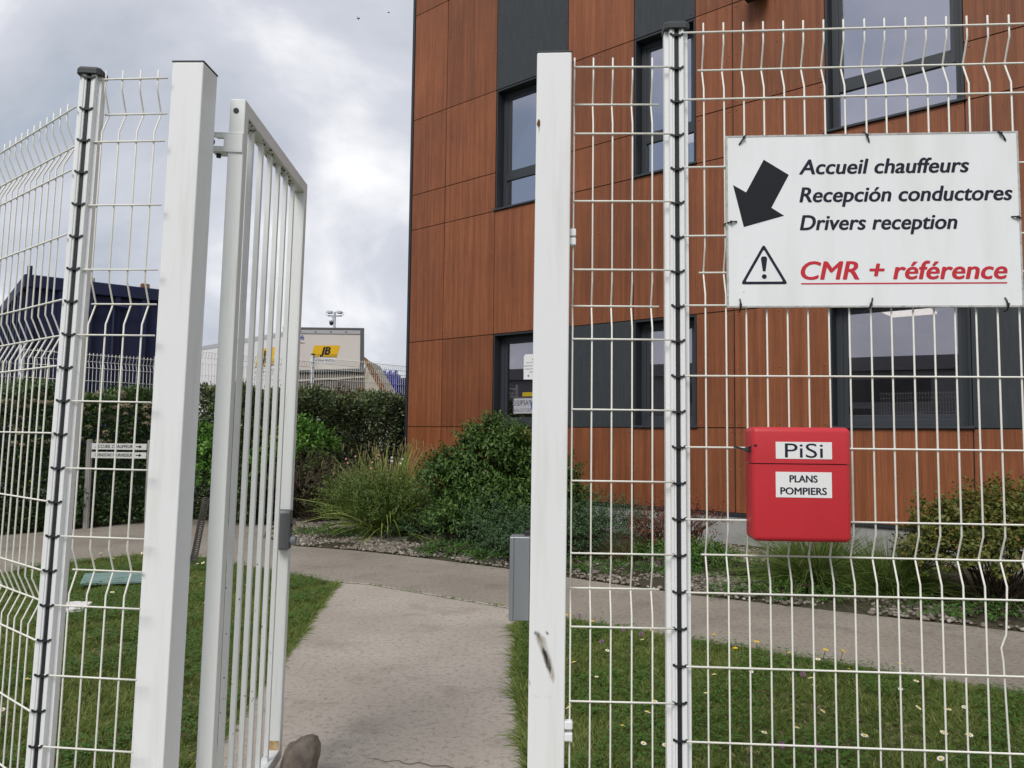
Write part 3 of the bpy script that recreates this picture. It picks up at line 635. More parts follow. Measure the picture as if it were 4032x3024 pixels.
pr = panel('wire_fence', 'wide white wire mesh fence panel carrying the white sign and red box', 'wire mesh fence panels beside the gate', (.4735, 2.1926, 0), -.0719, .0063, -.0024, 2.5918,
      (.016, 2.46), (.062, 2.42), .075, 42, .0568, 1, bent=(14, [(.99, 0), (.90, -.006), (.865, -.020), (.83, -.016), (.79, 0)]))
ps = panel('wire_fence', 'narrow white wire mesh panel between right gate post and notched post', 'wire mesh fence panels beside the gate', (.1546, 2.192, 0), -.0317, .0138, .0011, 2.4942,
      (.0126, .2977), (.0108, .262), .0126, 5, .0568, 1)
for z in (2.000, 1.974, .632, .601):
    MB().box(-.001, .021, -.016, .008, z - .011, z + .011).build('panel_clamp', 'white_paint', ps, bevel=.003)
pl = panel('wire_fence', 'narrow white wire mesh panel between the left notched post and left gate post', 'wire mesh fence panels beside the gate', (-1.3591, 2.3182, 0), -.0948, .023, .0093, 2.5061,
      (-.008, .262), (.045, .248), .0558, 4, .0568, 1)
for o in pl.children:
    if o.name.startswith('horizontal_wire'): o.scale.x = 1 + (2.5061 - o.location.z) * .045
pL = panel('wire_fence', 'white wire mesh panel running away to the left from the left notched post', 'wire mesh fence panels beside the gate', (-1.3707, 2.2949, 0), 2.4503, -.0233, 0, 2.4094,
      (.012, 2.46), (.05, 2.42), .090, 43, .0552, -1)
# ------------------------------------------------------------------ notched fence posts
PROF = [(-34, -4), (-22.5, -4), (-21.5, -15), (-19.5, -19.5), (-13, -19.5), (-11.5, -16.5), (-9.5, -16.5), (-8, -18), (-6.5, -16), (-6, -6), (6, -6), (6.5, -16), (8, -18), (9.5, -16.5), (11.5, -16.5), (13, -19.5), (19.5, -19.5), (21.5, -15), (22.5, -4), (34, -4), (34, 24), (-34, 24)]
PROF = [(a / 1000, b_ / 1000) for a, b_ in PROF]
clipm = MB(); clipm.prism([(x_ / 1000, z_ / 1000) for x_, z_ in [(-20, -.5), (-17, -2.5), (-12, -4.5), (12, -4.5), (17, -2.5), (20, -.5), (20, 4.5), (14.5, 4.5), (13, 1.5), (8, 0), (5, 3), (-5, 3), (-8, 0), (-13, 1.5), (-14.5, 4.5), (-20, 4.5)]], -.0222, -.0150, 'y')
clip_me = clipm.mesh('clip', 'black_plastic')
def mpost(name, label, group, loc, az, tx, ty, H, zc):
    P = empty(name, loc, az, tx, ty); setp(P, label, 'fence post', group)
    MB().prism(PROF, -.3, H, 'z').build('profile', 'white_paint', P, bevel=.0015)
    MB().box(-.0050, .0050, -.0140, -.0075, .05, H - .004).build('clip_strip', 'black_plastic', P, bevel=.001)
    z = zc
    while z > .15:
        o = link('clip', clip_me, P); o.location = (random.uniform(-.0006, .0006), 0, z); o.rotation_euler.y = random.uniform(-.03, .03); z -= .1
    c = MB()
    lo = [(-.0375, -.017), (-.025, -.0265), (.025, -.0265), (.0375, -.017), (.0375, .027), (-.0375, .027)]
    hi = [(-.033, -.017), (-.023, -.024), (.023, -.024), (.033, -.017), (.033, .024), (-.033, .024)]
    n = 6; c._add([(x_, y_, H - .009) for x_, y_ in lo] + [(x_, y_, H + .006) for x_, y_ in lo] + [(x_, y_, H + .013) for x_, y_ in hi],
        [tuple(range(n - 1, -1, -1))] + [(i, (i + 1) % n, (i + 1) % n + n, i + n) for i in range(n)] + [(i + n, (i + 1) % n + n, (i + 1) % n + 2 * n, i + 2 * n) for i in range(n)] + [tuple(2 * n + i for i in range(n))])
    c.build('cap', 'grey_plastic', P, bevel=.002)
    return P
gpst = 'notched posts beside the gate'
mpost('fence_post', 'white notched fence post with black clips right of the gateway', gpst, (.4735, 2.212, 0), -.05, .008, -.0020, 2.618, 2.5918)
mpost('fence_post', 'white notched fence post with black clips at the left fence corner', gpst, (-1.373, 2.335, 0), .06, .012, .0225, 2.525, 2.5061)
# ------------------------------------------------------------------ square gate posts
def gpost(label, loc, az, tx, ty, H):
    P = empty('gate_post', loc, az, tx, ty); setp(P, label, 'gate post', 'square posts of the gateway')
    MB().box(-.05, .05, -.05, .05, -.3, H - .003).build('tube', 'white_paint', P, bevel=.004, seg=3)
    MB().box(-.051, .051, -.051, .051, H - .003, H + .001).build('cap', 'grey_plastic', P)
    return P
GL = gpost('square white gate post carrying the open gate on the left', (-1.053, 2.3911, 0), -.0611, .0082, .0146, 2.566)
GR = gpost('square white gate post with black scuff and latch box', (.1056, 2.2374, 0), -.07, .0012, .0034, 2.526)
k_ = MB(); k_.box(-.108, -.052, -.034, .03, .905, 1.135); k_.box(-.108, -.096, -.038, -.034, .905, 1.135); lb = k_.build('latch_box', 'aluminium', GR, bevel=.003)
MB().box(-.070, -.050, .0, .03, 1.135, 1.147).build('latch_stop', 'black_plastic', GR, bevel=.002)
def smear(name, path, widths, m, parent, y=-.0506, alphas=None):
    b = MB()
    for i, ((x_, z_), w_) in enumerate(zip(path, widths)):
        a = alphas[i] if alphas else 1.0
        b.v += [(x_ - w_, y, z_), (x_, y, z_), (x_ + w_, y, z_)]; b.shade += [0.0, a, 0.0]
    for i in range(len(path) - 1):
        q = 3 * i; b.f += [(q, q + 1, q + 4, q + 3), (q + 1, q + 2, q + 5, q + 4)]; b.m += [0, 0]
    return b.build(name, m, parent)
smear('scuff_mark', [(-.026, .886), (-.020, .866), (-.012, .845), (.000, .815), (.008, .785), (.014, .760), (.017, .742)], [.012, .018, .015, .013, .012, .010, .004], 'scuff_brown', GR, -.0508, [.0, .95, .8, .85, .9, .7, 0])
smear('scuff_mark', [(-.014, .845), (-.008, .828), (.000, .806), (.006, .785), (.010, .768)], [.003, .010, .011, .008, .002], 'scuff_dark', GR, -.0511, [0, 1, 1, 1, 0])
smear('scuff_mark', [(-.033, .884), (-.029, .876), (-.025, .864)], [.003, .010, .003], 'scuff_dark', GR, -.0514, [.2, .9, 0])
smear('scuff_mark', [(-.004, .885), (.000, .878), (.001, .872)], [.001, .005, .002], 'scuff_dark', GR, -.0511, [.3, 1, 0])
smear('scuff_mark', [(-.050, .755), (-.047, .745), (-.044, .732)], [.0005, .003, .0005], 'scuff_dark', GR, -.0511, [0, 1, 0])
smear('scuff_mark', [(-.040, .715), (-.020, .704), (.000, .704), (.015, .712)], [.010, .012, .012, .010], 'scuff_brown', GR, -.0507, [0, .18, .2, 0])
smear('rust_spot', [(-.0425, 2.325), (-.0425, 2.318), (-.0435, 2.310), (-.042, 2.302)], [.001, .004, .005, .002], 'rust', GR, -.0510)
smear('rust_stain', [(-.042, 2.303), (-.0415, 2.292), (-.0415, 2.280)], [.002, .003, .001], 'scuff_brown', GR, -.0508, [1, .5, 0])
# ------------------------------------------------------------------ the open gate
G = empty('gate', (-.9206, 2.4960, 0), 1.602, -.0159, -.0023); setp(G, 'white metal bar gate standing open inward at the left of the path', 'gate')
LN, ZB, ZG = .8838, .055, 2.504; TK = .05; ST = .042
MB().box(0, ST, 0, TK, ZB, ZG).build('hinge_stile', 'gate_paint', G, bevel=.003)
MB().box(LN - ST, LN, 0, TK, ZB, ZG).build('free_stile', 'gate_paint', G, bevel=.003)
MB().box(ST, LN - ST, .0006, TK - .0006, ZG - .047, ZG - .0006).build('top_rail', 'gate_paint', G, bevel=.002)
MB().box(ST, LN - ST, .0006, TK - .0006, ZB + .0006, ZB + .047).build('bottom_rail', 'gate_paint', G, bevel=.002)
barm = MB(); barm.box(-.009, .009, .016, .034, ZB + .045, ZG - .045); bme = barm.mesh('bar', 'gate_paint')
for i in range(6):
    o = link('bar', bme, G); o.location = (.157 + .1145 * i, 0, 0); bv = o.modifiers.new('bevel', 'BEVEL'); bv.width = .002; bv.segments = 2
hb = MB()   # hinge strap with its slot, reaching to the post
hb.box(-.006, -.001, .002, .062, 2.330, 2.384); hb.box(-.006, -.001, .062, .118, 2.371, 2.384); hb.box(-.006, -.001, .062, .118, 2.330, 2.343); hb.box(-.006, -.001, .098, .118, 2.343, 2.371)
hb.box(-.006, .045, .002, .100, 2.384, 2.389); hb.box(-.006, .045, .002, .100, 2.325, 2.330)
h_ = hb.build('hinge', 'gate_paint', G, bevel=.001)
m_ = MB(); m_.lathe([(.011, -.012), (.013, -.010), (.013, .004), (.006, .008)], 8, (-.004, .104, 2.357), axis='x'); m_.lathe([(.008, 0), (.008, .012)], 8, (.02, .085, 2.313)); m_.build('bolt', 'black_plastic', h_)
m_ = MB(); m_.lathe([(.009, -.0015), (.009, .001)], 12, (-.0006, .029, 2.464), axis='x'); m_.build('drain_hole', 'black_plastic', G)
lkx = LN - ST
lm_ = MB(); lm_.prism([(lkx - .050, .930), (lkx - .001, .930), (lkx - .001, 1.085), (lkx - .012, 1.095), (lkx - .040, 1.095), (lkx - .050, 1.085)], -.012, .048, 'y'); L_ = lm_.build('lock', 'lock_grey', G, bevel=.010, seg=4)
m_ = MB(); m_.lathe([(.018, 0), (.019, .004), (.019, .018), (.016, .022)], 14, (lkx - .026, -.012, .968), axis='y'); m_.build('knob', 'aluminium', L_, smooth=False)
m_ = MB(); m_.lathe([(.008, 0), (.008, .006)], 10, (lkx - .026, -.012, 1.030), axis='y'); m_.build('keyhole', 'black_plastic', L_)
smear_st = MB(); smear_st.box(lkx - .0012, lkx - .0004, .004, .046, ZB + .012, ZB + .085); smear_st.build('rust_patch', 'rust_stain', G)
gr = MB()
for i in range(46):       # cobweb and dirt caught under the top rail
    x_ = rng.uniform(ST, LN - ST); y_ = rng.uniform(.004, .046); s_ = rng.uniform(.003, .011); zz_ = ZG - .0478 - rng.uniform(0, .004)
    gr._add([(x_ - s_, y_ - s_ * .4, zz_), (x_ + s_ * .3, y_ - s_ * .5, zz_ - .002), (x_ + s_, y_ + s_ * .3, zz_), (x_ - s_ * .2, y_ + s_ * .6, zz_ - .003)], [(0, 1, 2, 3)])
for i in range(26):
    x_ = rng.choice([.157 + .1145 * q for q in range(6)]) - .0096; z_ = rng.uniform(.1, 1.0); s_ = rng.uniform(.001, .0028); y_ = rng.uniform(.018, .032)
    gr._add([(x_, y_ - s_, z_ - s_), (x_, y_ + s_, z_ - s_ * .6), (x_, y_ + s_ * .7, z_ + s_), (x_, y_ - s_ * .6, z_ + s_)], [(0, 1, 2, 3)])
gr.build('grime', 'grime', G)['kind'] = 'stuff'
# closing spring
sp = MB(); pts = []
p0, p1 = Vector((-.978, 2.45, 1.015)), Vector((-1.005, 2.60, 1.197)); ax = (p1 - p0).normalized(); a_ = ax.orthogonal().normalized(); c__ = ax.cross(a_)
NT = 30
for i in range(NT * 10 + 1):
    t_ = i / (NT * 10); th = i / 10 * 2 * math.pi; r_ = .0095
    pts.append(p0 + (p1 - p0) * t_ + (a_ * math.cos(th) + c__ * math.sin(th)) * r_)
sp.tube(pts, .0023, 5); spo = sp.build('closing_spring', 'spring_steel', smooth=True); setp(spo, 'dark coiled closing spring between left gate post and open gate', 'spring')
# stone that holds the gate open
bm = bmesh.new(); bmesh.ops.create_icosphere(bm, subdivisions=4, radius=1)
from mathutils import noise as mn
for v in bm.verts:
    p = v.co.copy(); d = .97 + .12 * mn.noise(p * 1.3 + Vector((4, 1, 2))) - .10 * abs(mn.noise(p * 2.0 + Vector((1, 7, 3)))) + .045 * mn.noise(p * 4.5) + .02 * mn.noise(p * 11)
    sg = lambda t, e_: math.copysign(abs(t) ** e_, t)
    q = Vector((sg(p.x, .72) * .078, sg(p.y, .8) * .10, sg(p.z, .75) * .122)) * d; q.x += q.z * .16
    v.co = q
me = bpy.data.meshes.new('stone'); bm.to_mesh(me); bm.free(); me.materials.append(MAT['stone']); me.polygons.foreach_set('use_smooth', [True] * len(me.polygons))
st = link('stone', me); st.location = (-.842, 3.27, .066); setp(st, 'rounded brown stone propping the open gate on the path', 'stone')

# ------------------------------------------------------------------ white information sign tied to the fence
def onfence(name, label, cat):
    o = empty(name, (.4735, 2.1926, 0), -.0719, .0063, -.0024); return setp(o, label, cat)
S = onfence('information_sign', 'large white sign with black arrow and drivers reception text on the mesh fence', 'sign')
X0, X1, Z0, Z1 = .1330, .9318, 1.7835, 2.2776
MB().box(X0 + .003, X1 - .003, -.0160, -.0100, Z0 + .003, Z1 - .003).build('board', 'sign_white', S)
rim = MB(); w_ = .005
rim.box(X0, X1, -.0168, -.0095, Z0, Z0 + w_); rim.box(X0, X1, -.0168, -.0095, Z1 - w_, Z1); rim.box(X0, X0 + w_, -.0167, -.0096, Z0 + w_, Z1 - w_); rim.box(X1 - w_, X1, -.0167, -.0096, Z0 + w_, Z1 - w_)
mat('rim_grey', (0.50, 0.50, 0.49), 0.5, 0.4, noise=(60, 4, (0.30, 0.30, 0.28), 0.45, 0.7)); rim.build('rim', 'rim_grey', S)
YT = -.0166
text_obj('lettering', 'Accueil chauffeurs', 'print_navy', S, .337, .797, 2.1630, YT, capz=.0415, shear=.20, thick=.026)
text_obj('lettering', 'Recepción conductores', 'print_navy', S, .337, .910, 2.0828, YT, capz=.0415, shear=.20, thick=.026)
text_obj('lettering', 'Drivers reception', 'print_navy', S, .337, .761, 2.0030, YT, capz=.0415, shear=.20, thick=.026)
text_obj('lettering', 'CMR + référence', 'print_red', S, .338, .889, 1.8625, YT, capz=.0500, shear=.20, thick=.026)
def flat(name, poly, m, parent, y=YT):
    b = MB(); b._add([(p[0], y, p[1]) for p in poly], [tuple(range(len(poly)))]); return b.build(name, m, parent)
flat('underline', [(.3366, 1.8482), (.8890, 1.8488), (.8890, 1.8527), (.3366, 1.8521)], 'print_red', S)
AR = [(.2386, 2.2068), (.3075, 2.1617), (.2581, 2.0677), (.2931, 2.0444), (.1811, 2.0130), (.1524, 2.1346), (.1886, 2.1128)]
flat('arrow', AR[::-1], 'print_black', S)
tri_o = [(.1709, 1.8492), (.3008, 1.8492), (.2355, 1.9641)]
def shrink(tr, k):
    cx_, cz_ = sum(p[0] for p in tr) / 3, sum(p[1] for p in tr) / 3; return [(cx_ + (p[0] - cx_) * k, cz_ + (p[1] - cz_) * k) for p in tr]
def roundtri(tr, r):
    out_ = []
    for i in range(3):
        p = Vector(tr[i]); a = (Vector(tr[i - 1]) - p).normalized(); c = (Vector(tr[(i + 1) % 3]) - p).normalized()
        for k in range(5):
            t_ = k / 4; q = p + a * r * (1 - t_) ** 2 + c * r * t_ ** 2; out_.append((q.x, q.y))
    return out_
ro, ri = roundtri(tri_o, .010), roundtri(shrink(tri_o, .80), .005)
b = MB(); n = len(ro); b._add([(p[0], YT, p[1]) for p in ro + ri], [(i, (i + 1) % n, (i + 1) % n + n, i + n) for i in range(n)]); b.build('warning_triangle', 'print_navy', S)
flat('exclamation_mark', [(.2322, 1.886), (.2398, 1.886), (.2446, 1.921), (.2432, 1.9262), (.2400, 1.9285), (.2320, 1.9285), (.2288, 1.9262), (.2274, 1.921)], 'print_navy', S)
flat('exclamation_dot', [(.236 + .0068 * math.cos(a), 1.8712 + .0068 * math.sin(a)) for a in [i * math.pi / 8 for i in range(16)]], 'print_navy', S)
for i, (tx_, tz_, dx, dz) in enumerate(((.1830, 2.270, -.012, -.018), (.5233, 2.270, .006, -.017), (.8833, 2.270, .014, -.019), (.1450, 2.0266, .016, .002), (.9210, 2.0328, -.014, .002), (.1690, 1.7905, -.001, .016), (.5230, 1.7905, .006, .018), (.8867, 1.7905, -.005, .018))):
    vx, vz = dx / math.hypot(dx, dz), dz / math.hypot(dx, dz)
    m_ = MB(); m_.tube([(tx_ - vx * .016, .010, tz_ - vz * .016), (tx_ - vx * .014, -.010, tz_ - vz * .014), (tx_ - vx * .006, -.0205, tz_ - vz * .006), (tx_ + dx * .5, -.0215, tz_ + dz * .5), (tx_ + dx, -.018, tz_ + dz), (tx_ + dx * 1.02, -.006, tz_ + dz * 1.02)], .0023, 5)
    m_.box(tx_ - .003, tx_ + .003, -.0255, -.0195, tz_ - .003, tz_ + .003); m_.build('cable_tie', 'black_plastic', S)
smear('scratch', [(.172, 1.9295), (.182, 1.9300), (.190, 1.9285), (.197, 1.9292)], [.0005, .002, .0012, .0004], 'scuff_dark', S, YT - .0003, [.3, .9, .7, 0])
smear('scratch', [(.176, 1.8255), (.1775, 1.8262), (.182, 1.830)], [.0008, .002, .001], 'scuff_dark', S, YT - .0003, [.8, 1, .1])
smear('scratch', [(.42, 1.8255), (.44, 1.8240), (.46, 1.8245)], [.0004, .001, .0004], 'scuff_brown', S, YT - .0003, [.1, .5, .1])
# ------------------------------------------------------------------ red plans box
def rbox(name, ext, r, flatz, m, parent):
    b = MB().box(*ext); me = b.mesh(name, m); bm = bmesh.new(); bm.from_mesh(me)
    ed = [e for e in bm.edges if not all(abs(v.co.z - flatz) < 1e-5 for v in e.verts)]
    bmesh.ops.bevel(bm, geom=ed, offset=r, segments=4, profile=.5, affect='EDGES', clamp_overlap=True)
    bm.to_mesh(me); bm.free(); me.polygons.foreach_set('use_smooth', [True] * len(me.polygons)); o = link(name, me, parent)
    md = o.modifiers.new('edges', 'EDGE_SPLIT'); md.split_angle = R(35); return o
Rb = onfence('document_box', 'red plastic box marked for fire service plans hanging on the mesh fence', 'box')
x0, x1 = .1775, .4306
rbox('body', (x0, x1, -.108, -.012, 1.1470, 1.3500), .014, 1.3500, 'red_plastic', Rb)
rbox('lid', (x0 - .0008, x1 + .0008, -.1105, -.011, 1.3525, 1.4480), .014, 1.3525, 'red_plastic', Rb)
MB().box(x0 + .010, x1 - .010, -.100, -.016, 1.338, 1.362).build('seam', 'black_plastic', Rb)
l1 = MB().box(.2365, .3811, -.1113, -.1103, 1.3645, 1.4091).build('label_plate', 'paper', Rb)
text_obj('lettering', 'PiSi', 'print_navy', l1, .2600, .3580, 1.3680, -.1116, capz=.0370)
l2 = MB().box(.2360, .3800, -.1088, -.1078, 1.2634, 1.3301).build('label_plate', 'paper', Rb)
text_obj('lettering', 'PLANS', 'print_navy', l2, .2720, .3430, 1.3035, -.1092, capz=.0178, thick=.03)
text_obj('lettering', 'POMPIERS', 'print_navy', l2, .2480, .3660, 1.2715, -.1092, capz=.0178, thick=.03)
m_ = MB(); m_.tube([(.150, -.010, 1.394), (.166, -.060, 1.388), (.178, -.095, 1.396), (.186, -.112, 1.400)], .003, 5); m_.tube([(.166, -.075, 1.388), (.170, -.10, 1.384)], .0055, 6); m_.build('cable_tie', 'black_plastic', Rb)

# ------------------------------------------------------------------ far fence by the yard
gfar = 'wire mesh panels of the yard fence'
for t0, zt, lab in ((-7.5, 2.36, 'far white mesh panel behind the hedge at the picture left edge'), (-5.0, 2.57, 'far white mesh panel in front of the dark blue container'), (-2.5, 2.78, 'far white mesh panel in front of the long pale trailer'), (0.0, 2.87, 'far white mesh panel in front of the grey skip and blue bin')):
    p = ff(t0); panel('yard_fence', lab, gfar, (p[0], p[1], 0), math.atan2(Nn[1], Nn[0]), 0, 0, zt, (.01, 2.49), (.03, 2.47), .035, 44, .0555, 1, thin=1.7)
for t0, H, lab in ((-5.0, 2.70, 'far white fence post left of the dark blue container'), (-2.5, 2.82, 'far white fence post between container and long trailer'), (0.0, 2.93, 'far white fence post in front of the yellow logo'), (2.5, 2.93, 'far white fence post beside the building corner')):
    p = ff(t0); mpost('yard_fence_post', lab, 'posts of the yard fence', (p[0], p[1], 0), math.atan2(Nn[1], Nn[0]) - .15, 0, 0, H, H - .06)
p = ff(-2.98, .04); t = empty('fence_notice', (p[0], p[1], 2.11), math.atan2(Nn[1], Nn[0])); setp(t, 'pale notice board fixed to the far mesh fence beside the gate post', 'notice')
MB().box(-.12, .30, -.006, 0, 0, .52).build('board', 'plank_white', t, bevel=.002); text_obj('lettering', 'P', 'print_grey', t, .0, .055, .20, -.0075, capz=.09, thick=.012)

# ------------------------------------------------------------------ yard: trailer, lorry body, skip, bins, container, mast
YZ = .33
def wheel(parent, x_, y_, z_, r_=.5, w=.3, ax='y'):
    m = MB(); m.lathe([(r_ * .55, -w / 2), (r_ * .95, -w / 2), (r_, -w * .3), (r_, w * .3), (r_ * .95, w / 2), (r_ * .55, w / 2)], 18, (x_, y_, z_), axis=ax); o = m.build('wheel', 'tyre', parent)
    m = MB(); m.lathe([(r_ * .54, -w * .4), (r_ * .54, w * .4)], 14, (x_, y_, z_), axis=ax); m.build('rim', 'trim_light', o)
def logo(parent, x, y, z, s=1.0):
    flat('logo_panel', [(x - .03 * s, z), (x + .71 * s, z + .005), (x + .80 * s, z + .34 * s), (x + .06 * s, z + .335 * s)], 'logo_yellow', parent, y)
    for dz in (.055, .0):
        flat('logo_stripe', [(x - .03 * s + .26 * dz * s, z + dz * s), (x + .71 * s + .26 * dz * s, z + (dz + .005) * s), (x + .71 * s + .26 * dz * s, z + (dz + .018) * s), (x - .03 * s + .26 * dz * s, z + (dz + .013) * s)], 'print_black', parent, y - .003)
    text_obj('lettering', 'JB', 'print_black', parent, x + .24 * s, x + .52 * s, z + .085 * s, y - .003, capz=.205 * s, shear=.25, thick=.05)
    flat('logo_band', [(x - .05 * s, z - .165 * s), (x + .67 * s, z - .16 * s), (x + .69 * s, z - .035 * s), (x - .03 * s, z - .04 * s)], 'paper', parent, y)
    text_obj('lettering', 'LOCATION de VÉHICULES', 'print_grey', parent, x - .03 * s, x + .66 * s, z - .125 * s, y - .003, capz=.065 * s, shear=.2, thick=.012)
A = empty('box_trailer', (-6.90, 23.6, YZ), math.atan2(.72, -.69) + math.pi); setp(A, 'long pale box trailer with yellow logo parked behind the bars of the gate', 'trailer')
Lt = 13.6; top = 4.46 - YZ
MB().box(-Lt, 0, 0, 2.5, 1.15, top).build('body', 'trailer_pale', A, bevel=.02)
MB().box(-Lt - .01, .01, -.01, 2.51, top - .13, top + .01).build('roof_rail', 'trim_light', A); MB().box(-.09, .012, -.012, .05, 1.15, top - .13).build('corner_post', 'trailer_trim', A)
MB().box(-Lt, 0, .1, 2.4, .85, 1.13).build('chassis', 'trailer_trim', A)
for xx in (-Lt + 1.6, -Lt + 2.9, -Lt + 4.2):
    for yy in (.2, 2.3): wheel(A, xx, yy, .5)
for yy in (.5, 2.0): MB().box(-2.6, -2.45, yy - .07, yy + .07, 0, .9).build('landing_leg', 'trailer_trim', A)
logo(A, -1.85, -.012, 3.14, 1.7)
Bt = empty('box_lorry', (-6.05, 20.5, YZ), 0); setp(Bt, 'beige box lorry body with yellow logo standing behind the far fence', 'lorry')
top = 4.13 - YZ
bd = MB(); bd._add([(0, 0, .9), (2.16, 0, .9), (2.115, 0, top), (0, 0, top), (-.7, 2.7, .9), (1.55, 2.7, .9), (1.50, 2.7, top), (-.7, 2.7, top)], [(0, 1, 2, 3), (5, 4, 7, 6), (1, 5, 6, 2), (4, 0, 3, 7), (3, 2, 6, 7), (4, 5, 1, 0)]); bd.build('body', 'trailer_white', Bt)
MB().prism([(2.08, .9), (2.20, .9), (2.13, top), (2.04, top)], -.03, .04, 'y').build('edge_trim', 'trailer_trim', Bt)
MB().box(.0, 2.13, -.03, .06, top - .001, top + .05).build('roof_edge', 'trailer_trim', Bt); MB().box(.0, 2.06, -.02, -.002, top - .11, top - .01).build('light_rail', 'trim_light', Bt)
for xx in (.45, .85, 1.25, 1.65): MB().box(xx, xx + .03, -.035, -.02, top - .075, top - .045).build('marker_lamp', 'trailer_trim', Bt)
MB().box(.1, 1.5, .1, 2.6, .5, .89).build('chassis', 'trailer_trim', Bt)
for xx in (.1, 1.45):
    for yy in (.8, 1.9): wheel(Bt, xx, yy, .48, .48, .3, 'x')
logo(Bt, .78, -.004, 3.40 - YZ, .92)
text_obj('lettering', 'é', 'print_blue', Bt, .46, .56, 3.86 - YZ, -.006, capz=.12, thick=.012); text_obj('lettering', 'au', 'print_grey', Bt, .45, .57, 3.75 - YZ, -.006, capz=.05)
K = empty('waste_skip', (-3.46, 18.5, YZ), 0); setp(K, 'grey open waste skip with rusty cream sloping end behind the far fence', 'skip')
MB().box(-1.75, -.02, 0, 2.2, .2, 2.47).build('side', 'skip_grey', K)
MB().prism([(-1.77, 2.49), (-.01, 2.56), (-.01, 2.62), (-1.77, 2.55)], -.05, 2.25, 'y').build('rim', 'trailer_trim', K)
MB().prism([(-1.75, 2.28), (-.03, 2.40), (-.03, 2.44), (-1.75, 2.325)], -.03, -.001, 'y').build('side_stripe', 'skip_cream', K)
MB().prism([(-.02, .2), (1.15, .2), (.51, 2.0), (.08, 2.66), (-.04, 2.86), (-.02, 2.5)], -.04, 2.2, 'y').build('end_wall', 'skip_cream', K)
MB().prism([(1.16, .2), (1.22, .25), (.57, 2.02), (.03, 2.84), (-.05, 2.90), (-.045, 2.83), (.05, 2.60), (.42, 2.02)], -.07, -.042, 'y').build('rusty_edge', 'skip_rust', K)
m_ = MB(); m_.box(-.22, -.04, -.04, -.002, 2.02, 2.26); hubp = m_.build('hub_plate', 'skip_grey', K); m_ = MB(); m_.lathe([(.055, 0), (.055, .05), (.03, .06)], 14, (-.10, -.04, 2.14), axis='y'); m_.build('hub', 'skip_rust', hubp)
N_ = empty('blue_bin', (-3.80, 21, YZ), 0); setp(N_, 'bright blue ribbed plastic bin beyond the rusty skip', 'bin')
MB().box(0, .77, 0, 1.2, .0, 2.62).build('body', 'bin_blue', N_, bevel=.02)
for i in range(5): MB().box(.02 + .155 * i, .10 + .155 * i, -.05, 0, .0, 2.78).build('rib', 'bin_blue', N_, bevel=.012)
for i in range(4): MB().box(.115 + .155 * i, .165 + .155 * i, -.03, 1.2, 2.62, 2.74).build('lid_pocket', 'bin_blue_top', N_)
MB().box(-.01, .79, -.045, 1.22, 2.36, 2.42).build('band', 'bin_blue', N_, bevel=.01)
D_ = empty('dark_container', (-3.36, 23, YZ), 0); setp(D_, 'dark navy container with small white label at the building corner', 'container')
MB().prism([(0, 0), (2.5, 0), (2.5, 2.85), (0, 2.72)], 0, 2.4, 'y').build('body', 'navy_steel', D_)
for i in range(10): MB().box(.05 + .24 * i, .13 + .24 * i, -.03, 0, .1, 2.65).build('rib', 'navy_steel', D_)
q = MB().box(.02, .19, -.036, -.031, 2.20, 2.40).build('label_plate', 'paper', D_); text_obj('lettering', 'BARTEC', 'print_grey', q, .03, .16, 2.29, -.038, capz=.035, thick=.012)
Cn = empty('steel_container', (-9.07, 14.5, YZ), math.atan2(.61, .793)); setp(Cn, 'tall dark navy steel container behind the left hedge', 'container')
H_ = 4.30 - YZ; Lc = 2.55
MB().box(0, Lc, 0, 6, .1, H_ - .02).build('body', 'navy_steel', Cn)
for i in range(6): MB().box(.0 + .49 * i, .10 + .49 * i, -.07, -.001, .1, H_ - .25).build('rib', 'navy_steel', Cn)
for i in range(9): MB().box(-.07, -.001, .3 + .6 * i, .42 + .6 * i, .1, H_ - .25).build('rib', 'navy_steel', Cn)
MB().box(-.08, Lc + .05, -.09, 6.05, H_ - .25, H_).build('top_rim', 'navy_steel', Cn, bevel=.02)
MB().box(-.03, .05, -.06, .02, H_, H_ + .17).build('lifting_lug', 'navy_steel', Cn, bevel=.01)
for xx, mm in ((.95, 'skip_cream'), (1.95, 'skip_rust')): MB().box(xx, xx + .16, .0, .12, H_, H_ + .10).build('debris', mm, Cn, bevel=.02)
m_ = MB(); m_.tube([(1.05, -.12, H_ - .62), (1.05, -.12, H_ - .46), (1.3, -.13, H_ - .43), (1.75, -.13, H_ - .46)], .035, 6); m_.tube([(1.45, -.11, .3), (1.45, -.11, H_ - .45)], .03, 6); m_.build('door_bar', 'navy_steel', Cn)
m_ = MB(); m_.tube([(.72, -.09, H_ - .30), (.80, -.13, H_ - .24), (.83, -.13, H_ - .55)], .025, 6); m_.build('handle', 'trim_light', Cn)
Mp = empty('light_mast', (-9.17, 40, YZ), 0); MS = .78; setp(Mp, 'galvanised mast with two floodlights and a dome camera in the distance', 'lamp post')
m_ = MB(); m_.tube([(0, 0, 0), (0, 0, 7.30)], [.09, .06], 10); m_.build('pole', 'galvanised', Mp, smooth=True)
MB().box(-.36, .36, -.04, .04, 7.06, 7.12).build('crossbar', 'galvanised', Mp)
